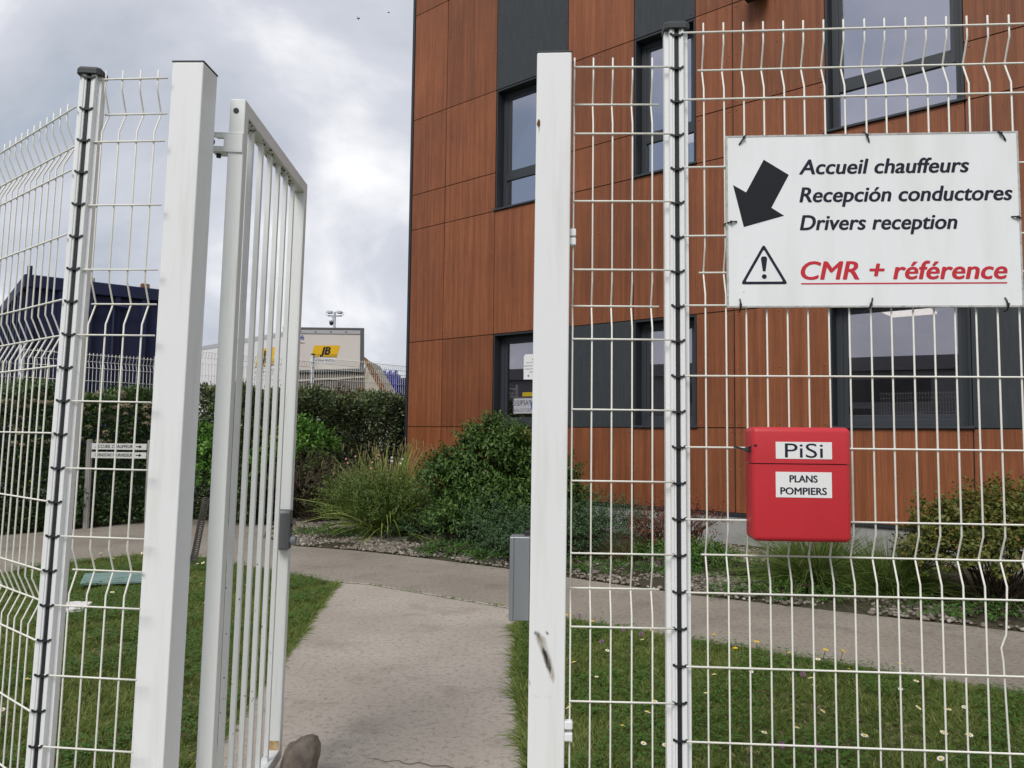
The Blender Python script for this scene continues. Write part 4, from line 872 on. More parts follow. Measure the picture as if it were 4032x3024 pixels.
for sx in (-1, 1):
    m_ = MB(); m_.prism([(.14, -.07), (.46, -.10), (.50, .02), (.46, .07), (.18, .09)] if sx > 0 else [(-.18, .09), (-.46, .07), (-.50, .02), (-.46, -.10), (-.14, -.07)], -.22, .18, 'y')
    m_.v = [(a * MS, b2 * MS, c * MS + 7.28) for a, b2, c in m_.v]; o = m_.build('floodlight', 'galvanised', Mp, bevel=.02)
    MB().box(.15 if sx > 0 else -.35, .35 if sx > 0 else -.15, -.184, -.173, 7.23, 7.33).build('lens', 'lamp_glass', o)
    m_ = MB(); m_.tube([(sx * .26, 0, 7.12), (sx * .46, 0, 7.13), (sx * .46, 0, 7.30)], .014, 5); m_.build('bracket', 'galvanised', o)
MB().box(-.16, 0, -.03, .03, 6.98, 7.02).build('camera_arm', 'galvanised', Mp)
m_ = MB(); m_.lathe([(.03, .30), (.10, .26), (.12, .10)], 12, (-.16, 0, 6.68)); dc = m_.build('dome_camera', 'paper', Mp, smooth=True)
m_ = MB(); m_.lathe([(.118, .098), (.11, .02), (.07, -.06), (.02, -.08)], 12, (-.16, 0, 6.68)); m_.build('dome', 'black_plastic', dc, smooth=True)
# two birds
bird = MB(); bird.tube([(-.16, 0, 0), (-.06, 0, .01), (.06, 0, .015), (.14, 0, .01), (.17, 0, 0)], [.008, .03, .038, .026, .004], 6)
bird._add([(.06, .03, .02), (-.03, .03, .02), (-.05, .20, .08), (.05, .22, .09), (-.08, .40, .02)], [(0, 1, 2, 3), (3, 2, 4)]); bird._add([(.06, -.03, .02), (-.03, -.03, .02), (-.05, -.20, .08), (.05, -.22, .09), (-.08, -.40, .02)], [(1, 0, 3, 2), (2, 3, 4)])
bird._add([(-.14, .01, 0), (-.25, .05, 0), (-.25, -.05, 0), (-.14, -.01, 0)], [(0, 1, 2, 3)])
bme_ = bird.mesh('bird', 'bird_dark')
for loc, rz, ry, lab in (((-8.36, 40, 23.26), 1.2, 1.0, 'small dark bird flying higher left against the clouds'), ((-6.76, 40, 23.6), 0.2, .1, 'small dark bird gliding nearer the building top')):
    o = link('bird', bme_); o.location = loc; o.rotation_euler = (.5, ry, rz); o.scale = (.5, .5, .5); setp(o, lab, 'bird', 'birds in the sky')

# ------------------------------------------------------------------ direction sign, lid, slab
Sg = empty('direction_sign', (-6.12, 11.40, 0), 0); setp(Sg, 'low aluminium direction sign with two white planks before the hedge', 'sign')
for xx in (0, .885):
    m_ = MB(); pr_ = []
    for k in range(24):
        a = 2 * math.pi * k / 24; r_ = .044 if k % 2 else .039; pr_.append((xx + r_ * math.cos(a), r_ * math.sin(a)))
    m_.prism(pr_, 0, 1.26, 'z'); po = m_.build('post', 'post_alu', Sg); m_ = MB(); m_.lathe([(.044, 0), (.044, .012), (.02, .022)], 16, (xx, 0, 1.26)); m_.build('cap', 'post_alu', po)
for z_, tx_, x0_, x1_ in ((1.142, 'ACCUEIL CHAUFFEURS', .10, .665), (1.018, 'LIVRAISONS FOURNISSEURS', .10, .66)):
    m_ = MB(); m_.prism([(.045, z_ - .004), (.84, z_ - .004), (.84, z_ + .084), (.045, z_ + .084)], -.030, .0, 'y'); pk = m_.build('plank', 'plank_white', Sg)
    text_obj('lettering', tx_, 'print_black', pk, x0_, x1_, z_ + .020, -.0315, capz=.044, shear=.15, thick=.02)
    flat('arrow', [(.69, z_ + .034), (.735, z_ + .034), (.735, z_ + .016), (.775, z_ + .041), (.735, z_ + .066), (.735, z_ + .048), (.69, z_ + .048)], 'print_black', pk, -.0315)
m_ = MB(); m_.box(-.29, .29, -.23, .23, 0, .022); m_.box(-.24, .24, -.18, .18, .022, .027); lid = m_.build('utility_lid', 'green_lid', bevel=.005); lid.location = (-3.68, 7.45, .025); lid.rotation_euler = (.03, .02, .42); setp(lid, 'greenish flat utility cover lying in the left lawn', 'utility cover')
m_ = MB(); m_.prism([(-.14, -.11), (.12, -.13), (.15, .08), (.03, .13), (-.13, .10)], 0, .03, 'z'); sl_ = m_.build('stone_slab', 'pale_slab', bevel=.006); sl_.location = (-3.46, 6.26, .012); sl_.rotation_euler = (.04, 0, .3); setp(sl_, 'small white slab lying in the left lawn near the fence', 'slab')

# ================================================================== planting
def twig_bush(lobes, ntw, per, tl, L, W, droop=.1, up=.5, pair=True, shade_hi=.75, inner=.55, spread=.35):
    """leafy shoots all over the given ellipsoids [(centre, radii, weight)]; leaves in pairs along each shoot"""
    wts = np.array([l[2] for l in lobes], float); wts /= wts.sum(); sets = []; tips = []
    for (c, r, _), w in zip(lobes, wts):
        n = int(ntw * w); d = unit(rng.normal(size=(n, 3))); d[:, 2] = np.where(d[:, 2] < -.35, -d[:, 2] * .5, d[:, 2])
        rad = rng.uniform(inner, 1.0, n) ** .6
        lump = 1 + .16 * np.sin(d[:, 0] * 7 + c[0] * 3) * np.sin(d[:, 1] * 6 + 1) + .12 * np.sin(d[:, 2] * 9 + d[:, 0] * 5)
        base = np.array(c) + d * np.array(r) * (rad * lump)[:, None]
        base[:, 2] = np.maximum(base[:, 2], .03)
        td = unit(d * .7 + np.array([0, 0, up]) + rng.normal(size=(n, 3)) * .45)
        ll = tl * rng.uniform(.6, 1.3, n)
        tips.append((base, td, ll))
        for k in range(per):
            t = (k + .5) / per
            p = base + td * (ll * t)[:, None] + np.array([0, 0, -1]) * (droop * ll * t * t)[:, None]
            for sgn in ((1, -1) if pair else (1,)):
                side = unit(np.cross(td, rng.normal(size=(n, 3)) * .5 + (np.array([[0, 0, 1]]) if k % 2 == 0 else np.array([[1, .3, 0]]))))
                D = unit(td * .55 + side * sgn + rng.normal(size=(n, 3)) * spread)
                Nrm = unit(np.array([[0, 0, 1.0]]) + d * .6 + rng.normal(size=(n, 3)) * .5)
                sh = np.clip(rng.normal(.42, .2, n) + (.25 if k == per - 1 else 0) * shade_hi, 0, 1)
                sets.append(leaves(p, D, Nrm, L * rng.uniform(.65, 1.2, n), W * rng.uniform(.7, 1.2, n), sh))
    return cat_sets(*sets), tips
def stems(tips, root, n, r0=.008, m='twig', parent=None, name='stems'):
    b = MB(); al = np.concatenate([t[0] for t in tips]); ad = np.concatenate([t[1] for t in tips]); idx = rng.choice(len(al), min(n, len(al)), replace=False)
    for i in idx:
        e1 = Vector(al[i]); r_ = Vector(root) + Vector((rng.uniform(-.12, .12), rng.uniform(-.12, .12), 0)); mid = r_.lerp(e1, .5) + Vector((0, 0, .08))
        b.tube([r_, mid, e1, e1 + Vector(ad[i]) * .06], [r0, r0 * .7, r0 * .4, r0 * .2], 4)
    return b.build(name, m, parent)
def bush(name, label, cat, root, lobes, leafm, ntw, per, tl, L, W, nst=60, stemm='twig', group=None, **k):
    o = empty(name, root); setp(o, label, cat, group)
    (V, F, S_), tips = twig_bush(lobes, ntw, per, tl, L, W, **k)
    npmesh('foliage', V, F, leafm, o, S_)
    stems(tips, (0, 0, 0), nst, parent=o, m=stemm)
    return o, tips
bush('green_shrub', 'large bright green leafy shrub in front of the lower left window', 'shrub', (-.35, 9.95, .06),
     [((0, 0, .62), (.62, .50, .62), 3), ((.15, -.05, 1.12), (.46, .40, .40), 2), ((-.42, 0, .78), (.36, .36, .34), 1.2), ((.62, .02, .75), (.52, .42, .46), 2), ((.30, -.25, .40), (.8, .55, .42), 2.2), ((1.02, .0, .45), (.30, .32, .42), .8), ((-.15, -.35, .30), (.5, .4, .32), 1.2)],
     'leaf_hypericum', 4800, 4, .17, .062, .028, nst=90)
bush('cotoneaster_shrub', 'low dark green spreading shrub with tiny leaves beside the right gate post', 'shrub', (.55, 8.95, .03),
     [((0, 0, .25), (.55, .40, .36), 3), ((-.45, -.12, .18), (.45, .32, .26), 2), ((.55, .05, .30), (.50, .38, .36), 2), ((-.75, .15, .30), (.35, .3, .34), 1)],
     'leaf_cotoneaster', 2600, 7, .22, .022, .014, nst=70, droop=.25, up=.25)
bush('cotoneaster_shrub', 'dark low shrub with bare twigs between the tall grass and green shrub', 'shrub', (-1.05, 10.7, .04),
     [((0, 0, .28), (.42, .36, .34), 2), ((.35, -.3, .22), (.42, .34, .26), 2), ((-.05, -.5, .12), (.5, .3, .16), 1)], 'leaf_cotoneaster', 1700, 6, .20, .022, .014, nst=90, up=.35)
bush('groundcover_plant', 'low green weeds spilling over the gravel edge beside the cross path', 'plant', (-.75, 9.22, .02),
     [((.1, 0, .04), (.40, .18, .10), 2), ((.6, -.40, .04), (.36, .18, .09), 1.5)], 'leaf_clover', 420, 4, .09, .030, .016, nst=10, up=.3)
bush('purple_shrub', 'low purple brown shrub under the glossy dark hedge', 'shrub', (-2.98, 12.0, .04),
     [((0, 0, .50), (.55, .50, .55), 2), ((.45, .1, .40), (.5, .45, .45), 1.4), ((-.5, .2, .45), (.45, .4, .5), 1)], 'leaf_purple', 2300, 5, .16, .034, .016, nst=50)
# hedges ---------------------------------------------------------------
def hedge(name, label, t0, t1, o0, o1, H, leafm, dens, L, W, topm=None, z0=.05, bulge=.10):
    """leafy box hedge along the far fence: t along it, o across it"""
    o = empty(name, (*ff((t0 + t1) / 2, (o0 + o1) / 2), 0), math.atan2(Nn[1], Nn[0])); setp(o, label, 'hedge')
    Lh = (t1 - t0); Wd = (o1 - o0); hx, hy = Lh / 2, Wd / 2
    sets = []
    def put(P, Nd, n, shm):
        P = P + rng.normal(size=P.shape) * .03
        P[:, 2] += .07 * np.sin(P[:, 0] * 4.1 + 1) * (P[:, 2] / H) + .05 * np.sin(P[:, 0] * 9.7 + P[:, 1] * 6) * (P[:, 2] / H)
        D = unit(Nd * .55 + np.array([[0, 0, .35]]) + rng.normal(size=(n, 3)) * .6); Nr = unit(Nd * .8 + rng.normal(size=(n, 3)) * .7 + np.array([[0, 0, .5]]))
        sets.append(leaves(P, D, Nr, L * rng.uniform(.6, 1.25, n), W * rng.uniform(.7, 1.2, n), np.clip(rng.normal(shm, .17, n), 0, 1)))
    # local y = -(o) side: +U offset is local -y
    n = int(Lh * H * dens); P = np.stack([rng.uniform(-hx, hx, n), -hy + rng.exponential(.10, n) - .02, z0 + (H - z0) * rng.uniform(0, 1, n)], 1)
    P[:, 1] += bulge * np.sin(P[:, 0] * 5.3 + P[:, 2] * 3) + bulge * .6 * np.sin(P[:, 0] * 11 - P[:, 2] * 7)
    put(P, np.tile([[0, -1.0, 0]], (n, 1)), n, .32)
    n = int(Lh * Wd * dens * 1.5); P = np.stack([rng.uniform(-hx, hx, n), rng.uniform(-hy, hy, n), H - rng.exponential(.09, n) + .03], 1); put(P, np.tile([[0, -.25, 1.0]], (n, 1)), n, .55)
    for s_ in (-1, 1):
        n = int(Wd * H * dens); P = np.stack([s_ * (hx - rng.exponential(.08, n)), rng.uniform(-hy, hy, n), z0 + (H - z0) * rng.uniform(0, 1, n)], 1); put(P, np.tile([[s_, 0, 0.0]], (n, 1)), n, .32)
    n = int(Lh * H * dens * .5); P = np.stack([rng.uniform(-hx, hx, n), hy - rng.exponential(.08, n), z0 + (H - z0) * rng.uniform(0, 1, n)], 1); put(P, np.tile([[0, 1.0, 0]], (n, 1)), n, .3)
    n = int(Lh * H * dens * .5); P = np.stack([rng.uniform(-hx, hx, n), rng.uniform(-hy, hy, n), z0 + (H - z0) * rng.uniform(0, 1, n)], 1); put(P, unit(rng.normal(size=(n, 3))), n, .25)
    V, F, S_ = cat_sets(*sets); npmesh('foliage', V, F, leafm, o, S_)
    b = MB()
    for i in range(int(Lh * 7)):
        x_ = rng.uniform(-hx, hx); y_ = rng.uniform(-hy * .4, hy * .6); h_ = H * rng.uniform(.6, .95)
        b.tube([(x_, y_, 0), (x_ + rng.uniform(-.1, .1), y_ + rng.uniform(-.1, .1), h_ * .5), (x_ + rng.uniform(-.2, .2), y_ + rng.uniform(-.2, .2), h_)], [.02, .014, .005], 5)
    b.build('stems', 'twig', o); return o
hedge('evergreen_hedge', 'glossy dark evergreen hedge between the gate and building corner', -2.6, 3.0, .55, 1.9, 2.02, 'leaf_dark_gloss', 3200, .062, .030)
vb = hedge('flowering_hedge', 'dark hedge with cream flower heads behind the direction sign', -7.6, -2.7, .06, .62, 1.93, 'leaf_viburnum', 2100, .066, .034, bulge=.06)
sets = []
for i in range(240):        # cream flower clusters
    x_ = rng.uniform(-2.4, 2.4); top_ = rng.uniform() < .55; z_ = rng.uniform(1.75, 2.0) if top_ else rng.uniform(1.15, 1.8); y_ = rng.uniform(-.3, .2) if z_ > 1.85 else -.33 + rng.uniform(-.04, .04)
    n = 55; d = unit(rng.normal(size=(n, 3)) + np.array([[0, -.5, .8]])); r_ = rng.uniform(.035, .065)
    P = np.array([x_, y_, z_]) + d * r_ * np.array([1, 1, .6]); sets.append(leaves(P, unit(rng.normal(size=(n, 3))), d, .018, .018, np.clip(rng.normal(.5, .3, n), 0, 1)))
V, F, S_ = cat_sets(*sets); npmesh('flower_heads', V, F, 'umbel', vb, S_)
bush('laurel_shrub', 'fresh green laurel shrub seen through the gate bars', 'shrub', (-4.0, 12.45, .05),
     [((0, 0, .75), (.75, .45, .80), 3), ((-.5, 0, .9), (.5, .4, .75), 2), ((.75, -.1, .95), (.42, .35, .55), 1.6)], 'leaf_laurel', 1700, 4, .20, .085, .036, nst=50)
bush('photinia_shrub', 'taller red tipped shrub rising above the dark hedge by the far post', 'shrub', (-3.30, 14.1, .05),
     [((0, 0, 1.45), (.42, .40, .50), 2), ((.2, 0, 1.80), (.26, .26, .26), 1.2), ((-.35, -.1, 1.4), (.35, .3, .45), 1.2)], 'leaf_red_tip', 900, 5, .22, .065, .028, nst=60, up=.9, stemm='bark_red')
# sedge fountain with drooping seed heads --------------------------------
def tuft(name, label, loc, nb, Lr, W, spread, droop, m, nseg=5, rb=.12, group=None, cat='ornamental grass'):
    o = empty(name, loc); setp(o, label, cat, group)
    a = rng.uniform(0, 2 * math.pi, nb); r_ = rb * np.sqrt(rng.uniform(0, 1, nb)); P = np.stack([r_ * np.cos(a), r_ * np.sin(a), np.zeros(nb)], 1)
    tl = np.abs(rng.normal(0, spread, nb)); a2 = a + rng.normal(0, .5, nb)
    D = np.stack([np.sin(tl) * np.cos(a2), np.sin(tl) * np.sin(a2), np.cos(tl)], 1)
    V, F, S_ = ribbons(P, D, rng.uniform(*Lr, nb), W * rng.uniform(.6, 1.3, nb), droop * rng.uniform(.5, 1.5, nb), np.clip(rng.normal(.5, .25, nb), 0, 1), nseg)
    V[:, 2] = np.maximum(V[:, 2], .004); npmesh('blades', V, F, m, o, S_); return o
sg_ = tuft('pendulous_sedge', 'tall fountain of arching yellow green grass with drooping seed heads', (-1.68, 10.65, .05), 820, (.75, 1.55), .022, .46, .50, 'blade_sedge', 6)
nb_ = 230; a = rng.uniform(0, 6.28, nb_); tl = np.abs(rng.normal(.10, .28, nb_)); P = np.stack([.12 * np.cos(a), .12 * np.sin(a), np.zeros(nb_)], 1); D = np.stack([np.sin(tl) * np.cos(a) + .05, np.sin(tl) * np.sin(a) * .6, np.cos(tl)], 1)
V, F, S_ = ribbons(P, D, rng.uniform(.95, 1.70, nb_), .024 * rng.uniform(.6, 1.2, nb_), rng.uniform(.10, .62, nb_), np.clip(rng.normal(.66, .2, nb_), 0, 1), 9); npmesh('tall_blades', V, F, 'blade_sedge', sg_, S_)
sets = []
for i in range(46):
    a = rng.uniform(0, 6.28); tl = abs(rng.normal(.25, .22)); L_ = rng.uniform(1.15, 1.75); d = Vector((math.sin(tl) * math.cos(a), math.sin(tl) * math.sin(a) * .7, math.cos(tl)))
    d = d + Vector((.12, 0, 0)); d.normalize()
    pts = []
    for k in range(8):
        t_ = k / 7; q = d * L_ * t_; q += Vector((d.x, d.y, 0)) * .25 * L_ * t_ ** 3 + Vector((0, 0, -1)) * .22 * L_ * t_ ** 4; pts.append(q)
    b = MB(); b.tube(pts, [.0035 * (1 - .6 * k / 7) for k in range(8)], 3)
    for k in range(3):
        q = pts[7 - k]; hl = rng.uniform(.08, .17); b.tube([q, q + Vector((d.x * .03, 0, -hl * .4)), q + Vector((d.x * .035, 0, -hl))], [.003, .0065, .002], 4)
    v = np.array(b.v); f = [x_ for x_ in b.f if len(x_) == 4]; sets.append((v, np.array(f), np.full(len(v), rng.uniform(0, 1))))
V, F, S_ = cat_sets(*sets); npmesh('seed_heads', V, F, 'blade_straw', sg_, S_)
ga = empty('gaura_plant', (-2.05, 10.30, .04)); setp(ga, 'wiry flowering plant with small pink and white blossoms before the tall grass', 'flowering plant')
(V, F, S_), tips = twig_bush([((.1, 0, .40), (.50, .34, .42), 2), ((.50, .05, .36), (.44, .34, .40), 1.6)], 1250, 6, .30, .046, .011, up=.9); npmesh('foliage', V, F, 'blade_tuft', ga, S_)
b = MB(); fp = []
for i in range(26):
    a = rng.uniform(0, 6.28); tl = abs(rng.normal(.35, .25)); L_ = rng.uniform(.65, 1.15); d = Vector((math.sin(tl) * math.cos(a), math.sin(tl) * math.sin(a), math.cos(tl))); q = d * L_ + Vector((.2, .05, 0)); b.tube([Vector((.15, .05, 0)), q * .55, q], [.004, .003, .0015], 3); fp.append(q)
b.build('stems', 'stalk', ga)
fl_ = [MB(), MB()]
for i, q in enumerate(fp):
    for k2 in range(1 + i % 2):
        c = q - Vector((rng.uniform(-.02, .02), rng.uniform(-.02, .02), k2 * rng.uniform(.03, .09))); t_ = fl_[int(i % 3 == 0)]
        for k in range(5):
            a = k * 1.257 + i; r_ = .017; t_._add([c, c + Vector((r_ * .6 * math.cos(a - .5), -.006, r_ * .6 * math.sin(a - .5))), c + Vector((r_ * math.cos(a), -.010, r_ * math.sin(a))), c + Vector((r_ * .6 * math.cos(a + .5), -.006, r_ * .6 * math.sin(a + .5)))], [(0, 1, 2, 3)])
fl_[0].build('pink_blossoms', 'petal_pink', ga)['kind'] = 'stuff'; fl_[1].build('white_blossoms', 'petal_white', ga)['kind'] = 'stuff'
# right hand bed
tuft('grass_tuft', 'broad dark green tuft of arching grass right of the red box', (2.80, 7.30, .04), 2000, (.50, 1.0), .010, .62, .50, 'blade_tuft', 5, .16)
tuft('grass_tuft', 'second dark green grass tuft close to the golden bush', (3.35, 7.0, .04), 1500, (.45, .90), .010, .62, .5, 'blade_tuft', 5, .14)
tuft('grass_tuft', 'fine upright grass wisp against the plinth right of the red box', (3.15, 7.95, .05), 160, (.6, 1.15), .006, .22, .2, 'blade_brown', 5, .07)
tuft('brown_grass_tuft', 'small brownish grass tuft behind the narrow right mesh panel', (1.30, 8.75, .04), 420, (.25, .55), .007, .6, .5, 'blade_brown', 4, .14)
bush('nandina_shrub', 'sparse red leaved shrub beside the notched post and plinth', 'shrub', (1.98, 8.95, .05),
     [((0, 0, .34), (.30, .26, .28), 2), ((.2, 0, .42), (.28, .22, .16), 1)], 'leaf_nandina', 190, 5, .17, .032, .013, nst=60, stemm='bark_red', up=.6)
bush('green_weed', 'leafy green weeds at the foot of the red leaved shrub', 'plant', (2.02, 8.25, .04),
     [((0, 0, .10), (.34, .26, .16), 2), ((-.4, .2, .10), (.3, .25, .14), 1), ((.55, -.5, .03), (.22, .16, .08), .5), ((1.5, -1.25, .03), (.35, .18, .08), .6)], 'leaf_clover', 620, 4, .12, .040, .017, nst=20)
bush('golden_shrub', 'golden green bush with orange young leaves at the right picture edge', 'shrub', (4.05, 6.60, .04),
     [((0, 0, .46), (.62, .55, .46), 3), ((.35, 0, .62), (.6, .5, .36), 2), ((-.32, .1, .40), (.36, .4, .36), 1), ((.9, -.2, .5), (.5, .5, .45), 1.2)], 'leaf_spirea', 2100, 5, .17, .046, .026, nst=60)
bush('reddish_shrub', 'small reddish brown shrub behind the narrow right mesh panel', 'shrub', (1.62, 8.80, .04), [((0, 0, .28), (.36, .28, .30), 2)], 'leaf_nandina', 420, 5, .17, .026, .011, nst=70, stemm='bark_red', up=.7)
for k_i, (s_, d_, lab) in enumerate(((1.6, .75, 'low weeds in the gravel left of the tall grass'), (5.7, .35, 'green weeds at the gravel edge behind the narrow right mesh panel'), (7.7, .30, 'green weeds on the gravel below the dark grass tuft'), (9.3, .45, 'low weeds in the gravel below the golden bush'), (6.9, .9, 'low weeds on the gravel left of the grass tuft'))):
    p_ = bl(s_, fy(s_) + d_); bush('weed_patch', lab, 'plant', (p_[0], p_[1], .03), [((0, 0, .03), (.42, .24, .07), 2), ((.4, -.1, .03), (.3, .2, .06), 1), ((-.4, .1, .02), (.3, .22, .05), 1)], 'leaf_clover', 300, 4, .07, .028, .014, nst=8, up=.3)
# gravel -----------------------------------------------------------------
def ico():
    t = (1 + 5 ** .5) / 2; v = np.array([(-1, t, 0), (1, t, 0), (-1, -t, 0), (1, -t, 0), (0, -1, t), (0, 1, t), (0, -1, -t), (0, 1, -t), (t, 0, -1), (t, 0, 1), (-t, 0, -1), (-t, 0, 1)]); v = unit(v)
    f = np.array([(0, 11, 5), (0, 5, 1), (0, 1, 7), (0, 7, 10), (0, 10, 11), (1, 5, 9), (5, 11, 4), (11, 10, 2), (10, 7, 6), (7, 1, 8), (3, 9, 4), (3, 4, 2), (3, 2, 6), (3, 6, 8), (3, 8, 9), (4, 9, 5), (2, 4, 11), (6, 2, 10), (8, 6, 7), (9, 8, 1)]); return v, f
IV, IF = ico()
def pebbles(name, label, SY, size, parent=None):
    n = len(SY); pos = np.array([(*bl(s, y), bedz(s, y)) for s, y in SY]); sz = size * rng.lognormal(0, .28, n)
    a = rng.uniform(0, 6.28, n); sc = np.stack([sz * rng.uniform(.8, 1.3, n), sz * rng.uniform(.7, 1.0, n), sz * rng.uniform(.45, .75, n)], 1)
    v = IV[None] * (1 + rng.normal(0, .10, (n, 12, 1))) * sc[:, None]; ca, sa = np.cos(a)[:, None], np.sin(a)[:, None]
    X = v[..., 0] * ca - v[..., 1] * sa; Y = v[..., 0] * sa + v[..., 1] * ca
    V = np.stack([X + pos[:, 0:1], Y + pos[:, 1:2], v[..., 2] + pos[:, 2:3] + sz[:, None] * .3], 2).reshape(-1, 3)
    F = ((np.arange(n) * 12)[:, None, None] + IF[None]).reshape(-1, 3)
    o = npmesh(name, V, F, 'pebble', parent, np.repeat(np.clip(rng.normal(.42, .24, n), 0, 1), 12), True); o['kind'] = 'stuff'; o['label'] = label; return o
def gr_points(n, s0, s1, y0, y1):
    s = rng.uniform(s0, s1, n); d = rng.uniform(y0, y1, n); y = np.array([fy(v) for v in s]) + d; k = np.sin(s * 3.7 + y * 5.1) + .8 * np.sin(s * 8.3 - y * 6.7 + 1) + rng.normal(0, .45, n) > -.55 + .25 * (s > 5); return np.stack([s, y], 1)[k]
pebbles('gravel', 'pale rounded pebbles covering the planting bed along the path', np.concatenate([gr_points(9000, .4, 4.6, .02, 1.6), gr_points(3300, 4.6, 10.6, .02, .75), gr_points(4200, 5.6, 7.4, .4, 2.85), gr_points(900, -.6, .4, .02, 1.2)]), .019)
# lawns ------------------------------------------------------------------
LEFT = [(-9, 2.0), (-1.30, 2.0), (-1.36, 3.6), (-1.44, 5.2), (-1.49, 5.74), (-1.57, 6.59), (-1.66, 7.52), (-3.55, 8.98), (-4.2, 9.05), (-4.6, 8.75), (-4.93, 8.2), (-5.06, 7.75), (-6.3, 5.75), (-9, 4.2)]
RIGHT = [(.12, 2.0), (6.6, 1.6), (6.4, 2.12), (2.8, 4.59), (1.29, 5.59), (.09, 6.42), (.08, 6.08), (.06, 4.76), (.09, 3.9), (.11, 3.2)]
def lawn(poly, dens, label):
    nt = int(area(poly) * dens / 7); C2 = scatter(poly, nt)
    keep = (C2[:, 0] > -6.5) & (C2[:, 0] < 5) & (C2[:, 1] > 2.3) & (rng.uniform(0, 1, nt) < np.clip(1.25 - (C2[:, 1] - 3) * .10, .5, 1)); C2 = C2[keep]; nt = len(C2)
    def fld(p): return np.sin(p[:, 0] * 2.3 + 1.1) * np.sin(p[:, 1] * 1.9 + .4) + .6 * np.sin(p[:, 0] * 5.7 + p[:, 1] * 4.9) + .5 * np.sin(p[:, 0] * 11.3 - p[:, 1] * 9.1) + .4 * np.sin(p[:, 0] * 23 + p[:, 1] * 19)
    ft = fld(C2); tsh = np.clip(rng.normal(.38, .20, nt) + .09 * ft, 0, .78); th = np.clip(.046 + .012 * ft, .018, .085) * rng.uniform(.6, 1.5, nt); tl = rng.normal(0, .35, (nt, 2))
    dry = rng.uniform(0, 1, nt) < np.clip(.05 + .22 * (-.6 - ft), .04, .6); tsh[dry] = rng.uniform(.82, 1, dry.sum()); th[dry] *= .6
    k = 7; n = nt * k; idx = np.repeat(np.arange(nt), k)
    P = np.concatenate([C2[idx] + rng.normal(0, .008, (n, 2)), np.full((n, 1), -.012)], 1)
    D = unit(np.concatenate([tl[idx] + rng.normal(0, .5, (n, 2)), np.ones((n, 1))], 1))
    V, F, S_ = ribbons(P, D, th[idx] * rng.uniform(.6, 1.35, n), .0050 * rng.uniform(.7, 1.5, n), .3 * rng.uniform(.3, 1.7, n), np.clip(tsh[idx] + rng.normal(0, .06, n), 0, 1), 2)
    o = npmesh('grass', V, F, 'leaf_grass', None, S_); o['kind'] = 'stuff'; o['label'] = label; o['category'] = 'grass'
    return o
lawn(LEFT, 10500, 'mown green grass of the lawn left of the path'); lawn(RIGHT, 12500, 'mown green grass of the lawn right of the path')
def clover(poly, dens, label):
    n = int(area(poly) * dens); P2 = scatter(poly, n); f1 = np.sin(P2[:, 0] * 3.1 + 2) * np.sin(P2[:, 1] * 2.7) + .5 * np.sin(P2[:, 0] * 7.7 - P2[:, 1] * 6.1)
    P2 = P2[(f1 > -.1) & (P2[:, 0] > -6.5) & (P2[:, 0] < 5) & (P2[:, 1] > 2.3)]; n = len(P2); h_ = rng.uniform(.02, .05, n); sets = []; a0 = rng.uniform(0, 6.28, n)
    for k in range(3):
        a = a0 + k * 2.094; D = np.stack([np.cos(a), np.sin(a), rng.uniform(-.1, .35, n)], 1)
        sets.append(leaves(np.stack([P2[:, 0], P2[:, 1], h_], 1), D, np.tile([[0, 0, 1.0]], (n, 1)) + rng.normal(size=(n, 3)) * .25, .013, .012, rng.uniform(0, 1, n)))
    V, F, S_ = cat_sets(*sets); o = npmesh('clover', V, F, 'leaf_clover', None, S_); o['kind'] = 'stuff'; o['label'] = label; o['category'] = 'clover'
clover(LEFT, 1500, 'patches of small round clover leaves in the left lawn'); clover(RIGHT, 1500, 'patches of small round clover leaves in the right lawn')
# weeds creeping over the path edge
n = 900; yy = rng.uniform(3.3, 6.3, n); P = np.stack([np.interp(yy, [3.2, 3.9, 4.76, 6.08, 6.5], [.08, .06, .03, .05, .02]) + rng.uniform(-.005, .05, n), yy, np.zeros(n)], 1)
D = np.stack([rng.normal(-.55, .4, n), rng.normal(0, .5, n), rng.uniform(.3, 1.1, n)], 1); V, F, S_ = ribbons(P, D, rng.uniform(.03, .10, n) * (1 + .8 * (np.sin(yy * 9) > .5)), .006, .35, rng.uniform(.1, .7, n), 3)
o = npmesh('edge_weeds', V, F, 'leaf_grass', None, S_); o['kind'] = 'stuff'; o['label'] = 'weeds creeping over the right edge of the path'; o['category'] = 'weeds'
n = 1700; yy = rng.uniform(2.6, 7.5, n); P = np.stack([np.interp(yy, [2.6, 5.2, 5.74, 6.59, 7.53], [-1.25, -1.42, -1.47, -1.55, -1.62]) + rng.uniform(-.05, .012, n), yy, np.full(n, -.005)], 1)
D = np.stack([rng.normal(.5, .45, n), rng.normal(0, .5, n), rng.uniform(.3, 1.1, n)], 1); V, F, S_ = ribbons(P, D, rng.uniform(.03, .075, n) * (1 + .6 * (np.sin(yy * 7) > .4)), .006, .35, rng.uniform(.1, .7, n), 3)
o = npmesh('edge_weeds', V, F, 'leaf_grass', None, S_); o['kind'] = 'stuff'; o['label'] = 'ragged grass hanging over the left edge of the path'; o['category'] = 'weeds'
n = 260; tt = rng.uniform(0, 1, n); P = np.stack([-1.33 + 1.35 * tt, 7.475 - .965 * tt, np.full(n, .004)], 1) + rng.normal(size=(n, 3)) * np.array([[.02, .02, 0]]); keep = np.sin(tt * 23) > .2; P = P[keep]; n = len(P)
V, F, S_ = ribbons(P, unit(np.stack([rng.normal(0, .7, n), rng.normal(0, .7, n), np.ones(n)], 1)), rng.uniform(.015, .04, n), .005, .3, rng.uniform(.1, .6, n), 2)
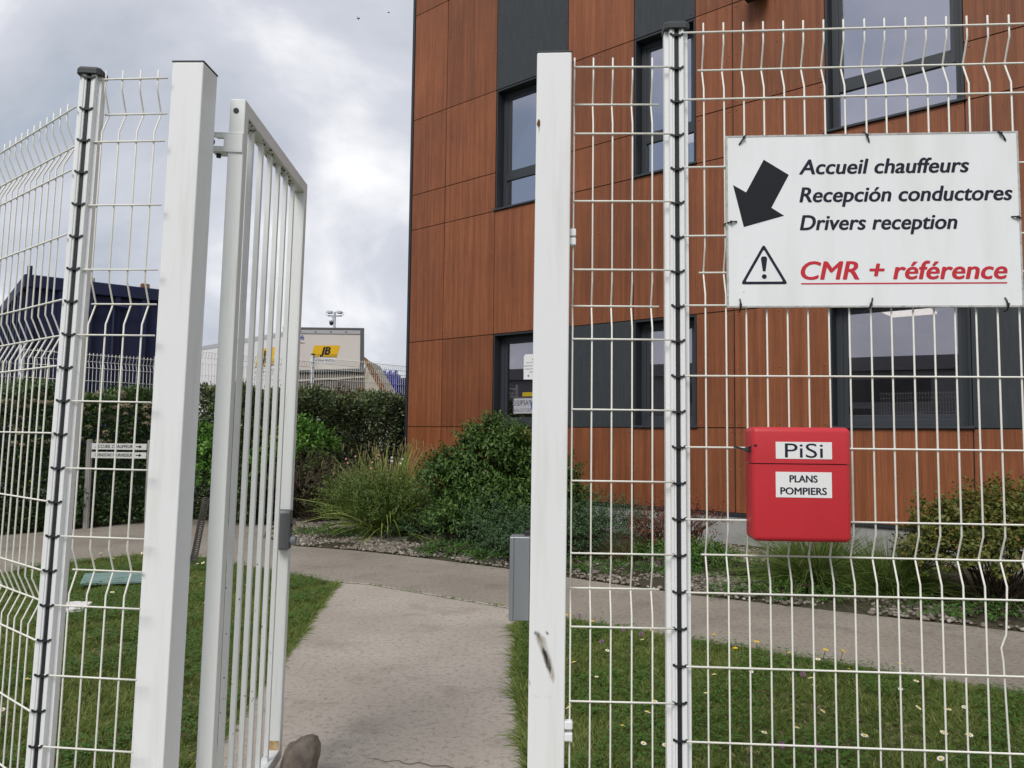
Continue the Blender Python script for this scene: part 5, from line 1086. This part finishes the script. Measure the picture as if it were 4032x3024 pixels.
o = npmesh('joint_weeds', V, F, 'leaf_grass', None, S_); o['kind'] = 'stuff'; o['label'] = 'tiny weeds growing in the joint across the path'; o['category'] = 'weeds'
# flowers in the lawn ------------------------------------------------------
def flower_mesh(name, petal, centre, r, np_, h, ball=False):
    b = MB(); b.tube([(0, 0, 0), (.004, .002, h * .6), (0, 0, h)], .0014, 4, 0)
    if ball:
        for k in range(26):
            a = k * 2.4; z_ = 1 - 2 * (k + .5) / 26; q = math.sqrt(1 - z_ * z_); c = Vector((q * math.cos(a), q * math.sin(a), z_)); s_ = c.orthogonal().normalized() * .0035; t_ = c.cross(s_)
            o_ = Vector((0, 0, h)); b._add([o_ + c * r * .4 - s_, o_ + c * r * .4 + s_, o_ + c * r + t_ * .5, o_ + c * r - t_ * .5], [(0, 1, 2, 3)], 1)
    else:
        for k in range(np_):
            a = 2 * math.pi * k / np_; w_ = math.pi / np_ * 1.05
            b._add([(.003 * math.cos(a), .003 * math.sin(a), h), (r * .7 * math.cos(a - w_), r * .7 * math.sin(a - w_), h + .002), (r * math.cos(a), r * math.sin(a), h + .001), (r * .7 * math.cos(a + w_), r * .7 * math.sin(a + w_), h + .002)], [(0, 1, 2, 3)], 1)
        b.lathe([(r * .34, h), (r * .30, h + .004), (r * .1, h + .006)], 8, mi=2)
    return b.mesh(name, ['stalk', petal, centre])
daisy = flower_mesh('daisy', 'petal_white', 'petal_yellow', .0125, 12, .06); yel = flower_mesh('yellow_flower', 'petal_yellow', 'petal_yellow', .013, 12, .085); clo = flower_mesh('clover_flower', 'petal_mauve', 'petal_mauve', .014, 8, .08, True)
def flowers(name, me, spots, label, group, cat, s=1.0):
    for (x_, y_) in spots:
        o = link(name, me); o.location = (x_, y_, -.01); k = s * random.uniform(.85, 1.2); o.scale = (k, k, k); o.rotation_euler = (random.uniform(-.5, .15), random.uniform(-.3, .3), random.uniform(0, 6)); setp(o, label, cat, group)
DR = [(.35, 5.86), (.24, 6.02), (.13, 6.0), (.28, 5.55), (.62, 5.1), (.9, 5.35), (.42, 4.75), (1.18, 4.55), (1.42, 4.72), (1.05, 4.25), (1.66, 4.36), (1.73, 4.52), (1.98, 4.68), (2.16, 4.42), (2.28, 4.50), (1.55, 4.05), (2.05, 4.10), (2.22, 4.04), (2.36, 4.15), (.75, 4.1), (1.35, 3.78), (.52, 3.75), (.60, 3.60), (.70, 3.58), (1.18, 3.72), (1.62, 3.66), (2.0, 3.72), (2.12, 3.70), (2.4, 3.68), (.34, 3.98), (.27, 4.35), (.5, 4.55), (1.88, 3.45), (.25, 3.55), (.66, 3.92), (2.33, 3.9), (1.9, 4.9)]
flowers('daisy', daisy, DR, 'small white daisy in the lawn right of the path', 'daisies in the right lawn', 'daisy', 1.25)
DL = [(-3.2, 8.35), (-3.05, 8.42), (-3.3, 8.3), (-2.95, 8.2), (-3.12, 8.15), (-2.8, 8.05), (-4.1, 8.55), (-4.25, 8.4), (-4.0, 8.7), (-4.4, 8.6), (-3.9, 8.45), (-4.32, 8.25), (-3.7, 8.8), (-2.6, 7.4), (-2.7, 7.0), (-2.2, 7.6), (-2.9, 6.4), (-3.3, 6.6), (-2.35, 6.2), (-2.5, 5.4), (-3.0, 5.3), (-2.15, 5.0), (-2.6, 4.3), (-2.45, 3.9), (-4.6, 7.6), (-2.3, 6.9), (-3.15, 8.05), (-2.0, 7.15)]
flowers('daisy', daisy, DL, 'small white daisy in the lawn left of the path', 'daisies in the left lawn', 'daisy', 1.5)
flowers('dandelion', yel, [(.42, 5.98), (.58, 5.62), (1.02, 5.52), (1.36, 5.28), (1.45, 5.35), (1.58, 5.12), (1.42, 4.98), (1.68, 4.92), (1.96, 4.98), (2.30, 4.72), (2.02, 4.95), (1.22, 5.44)], 'yellow flower standing tall at the far edge of the right lawn', 'yellow flowers in the right lawn', 'flower', 1.3)
flowers('clover_blossom', clo, [(.30, 5.45), (.22, 5.38), (.28, 5.25), (.62, 5.2), (.8, 5.5), (.92, 5.42), (.55, 6.05), (1.7, 4.55), (1.18, 3.5), (1.38, 3.48)], 'mauve clover blossom in the lawn right of the path', 'clover blossoms in the right lawn', 'flower', 1.1)
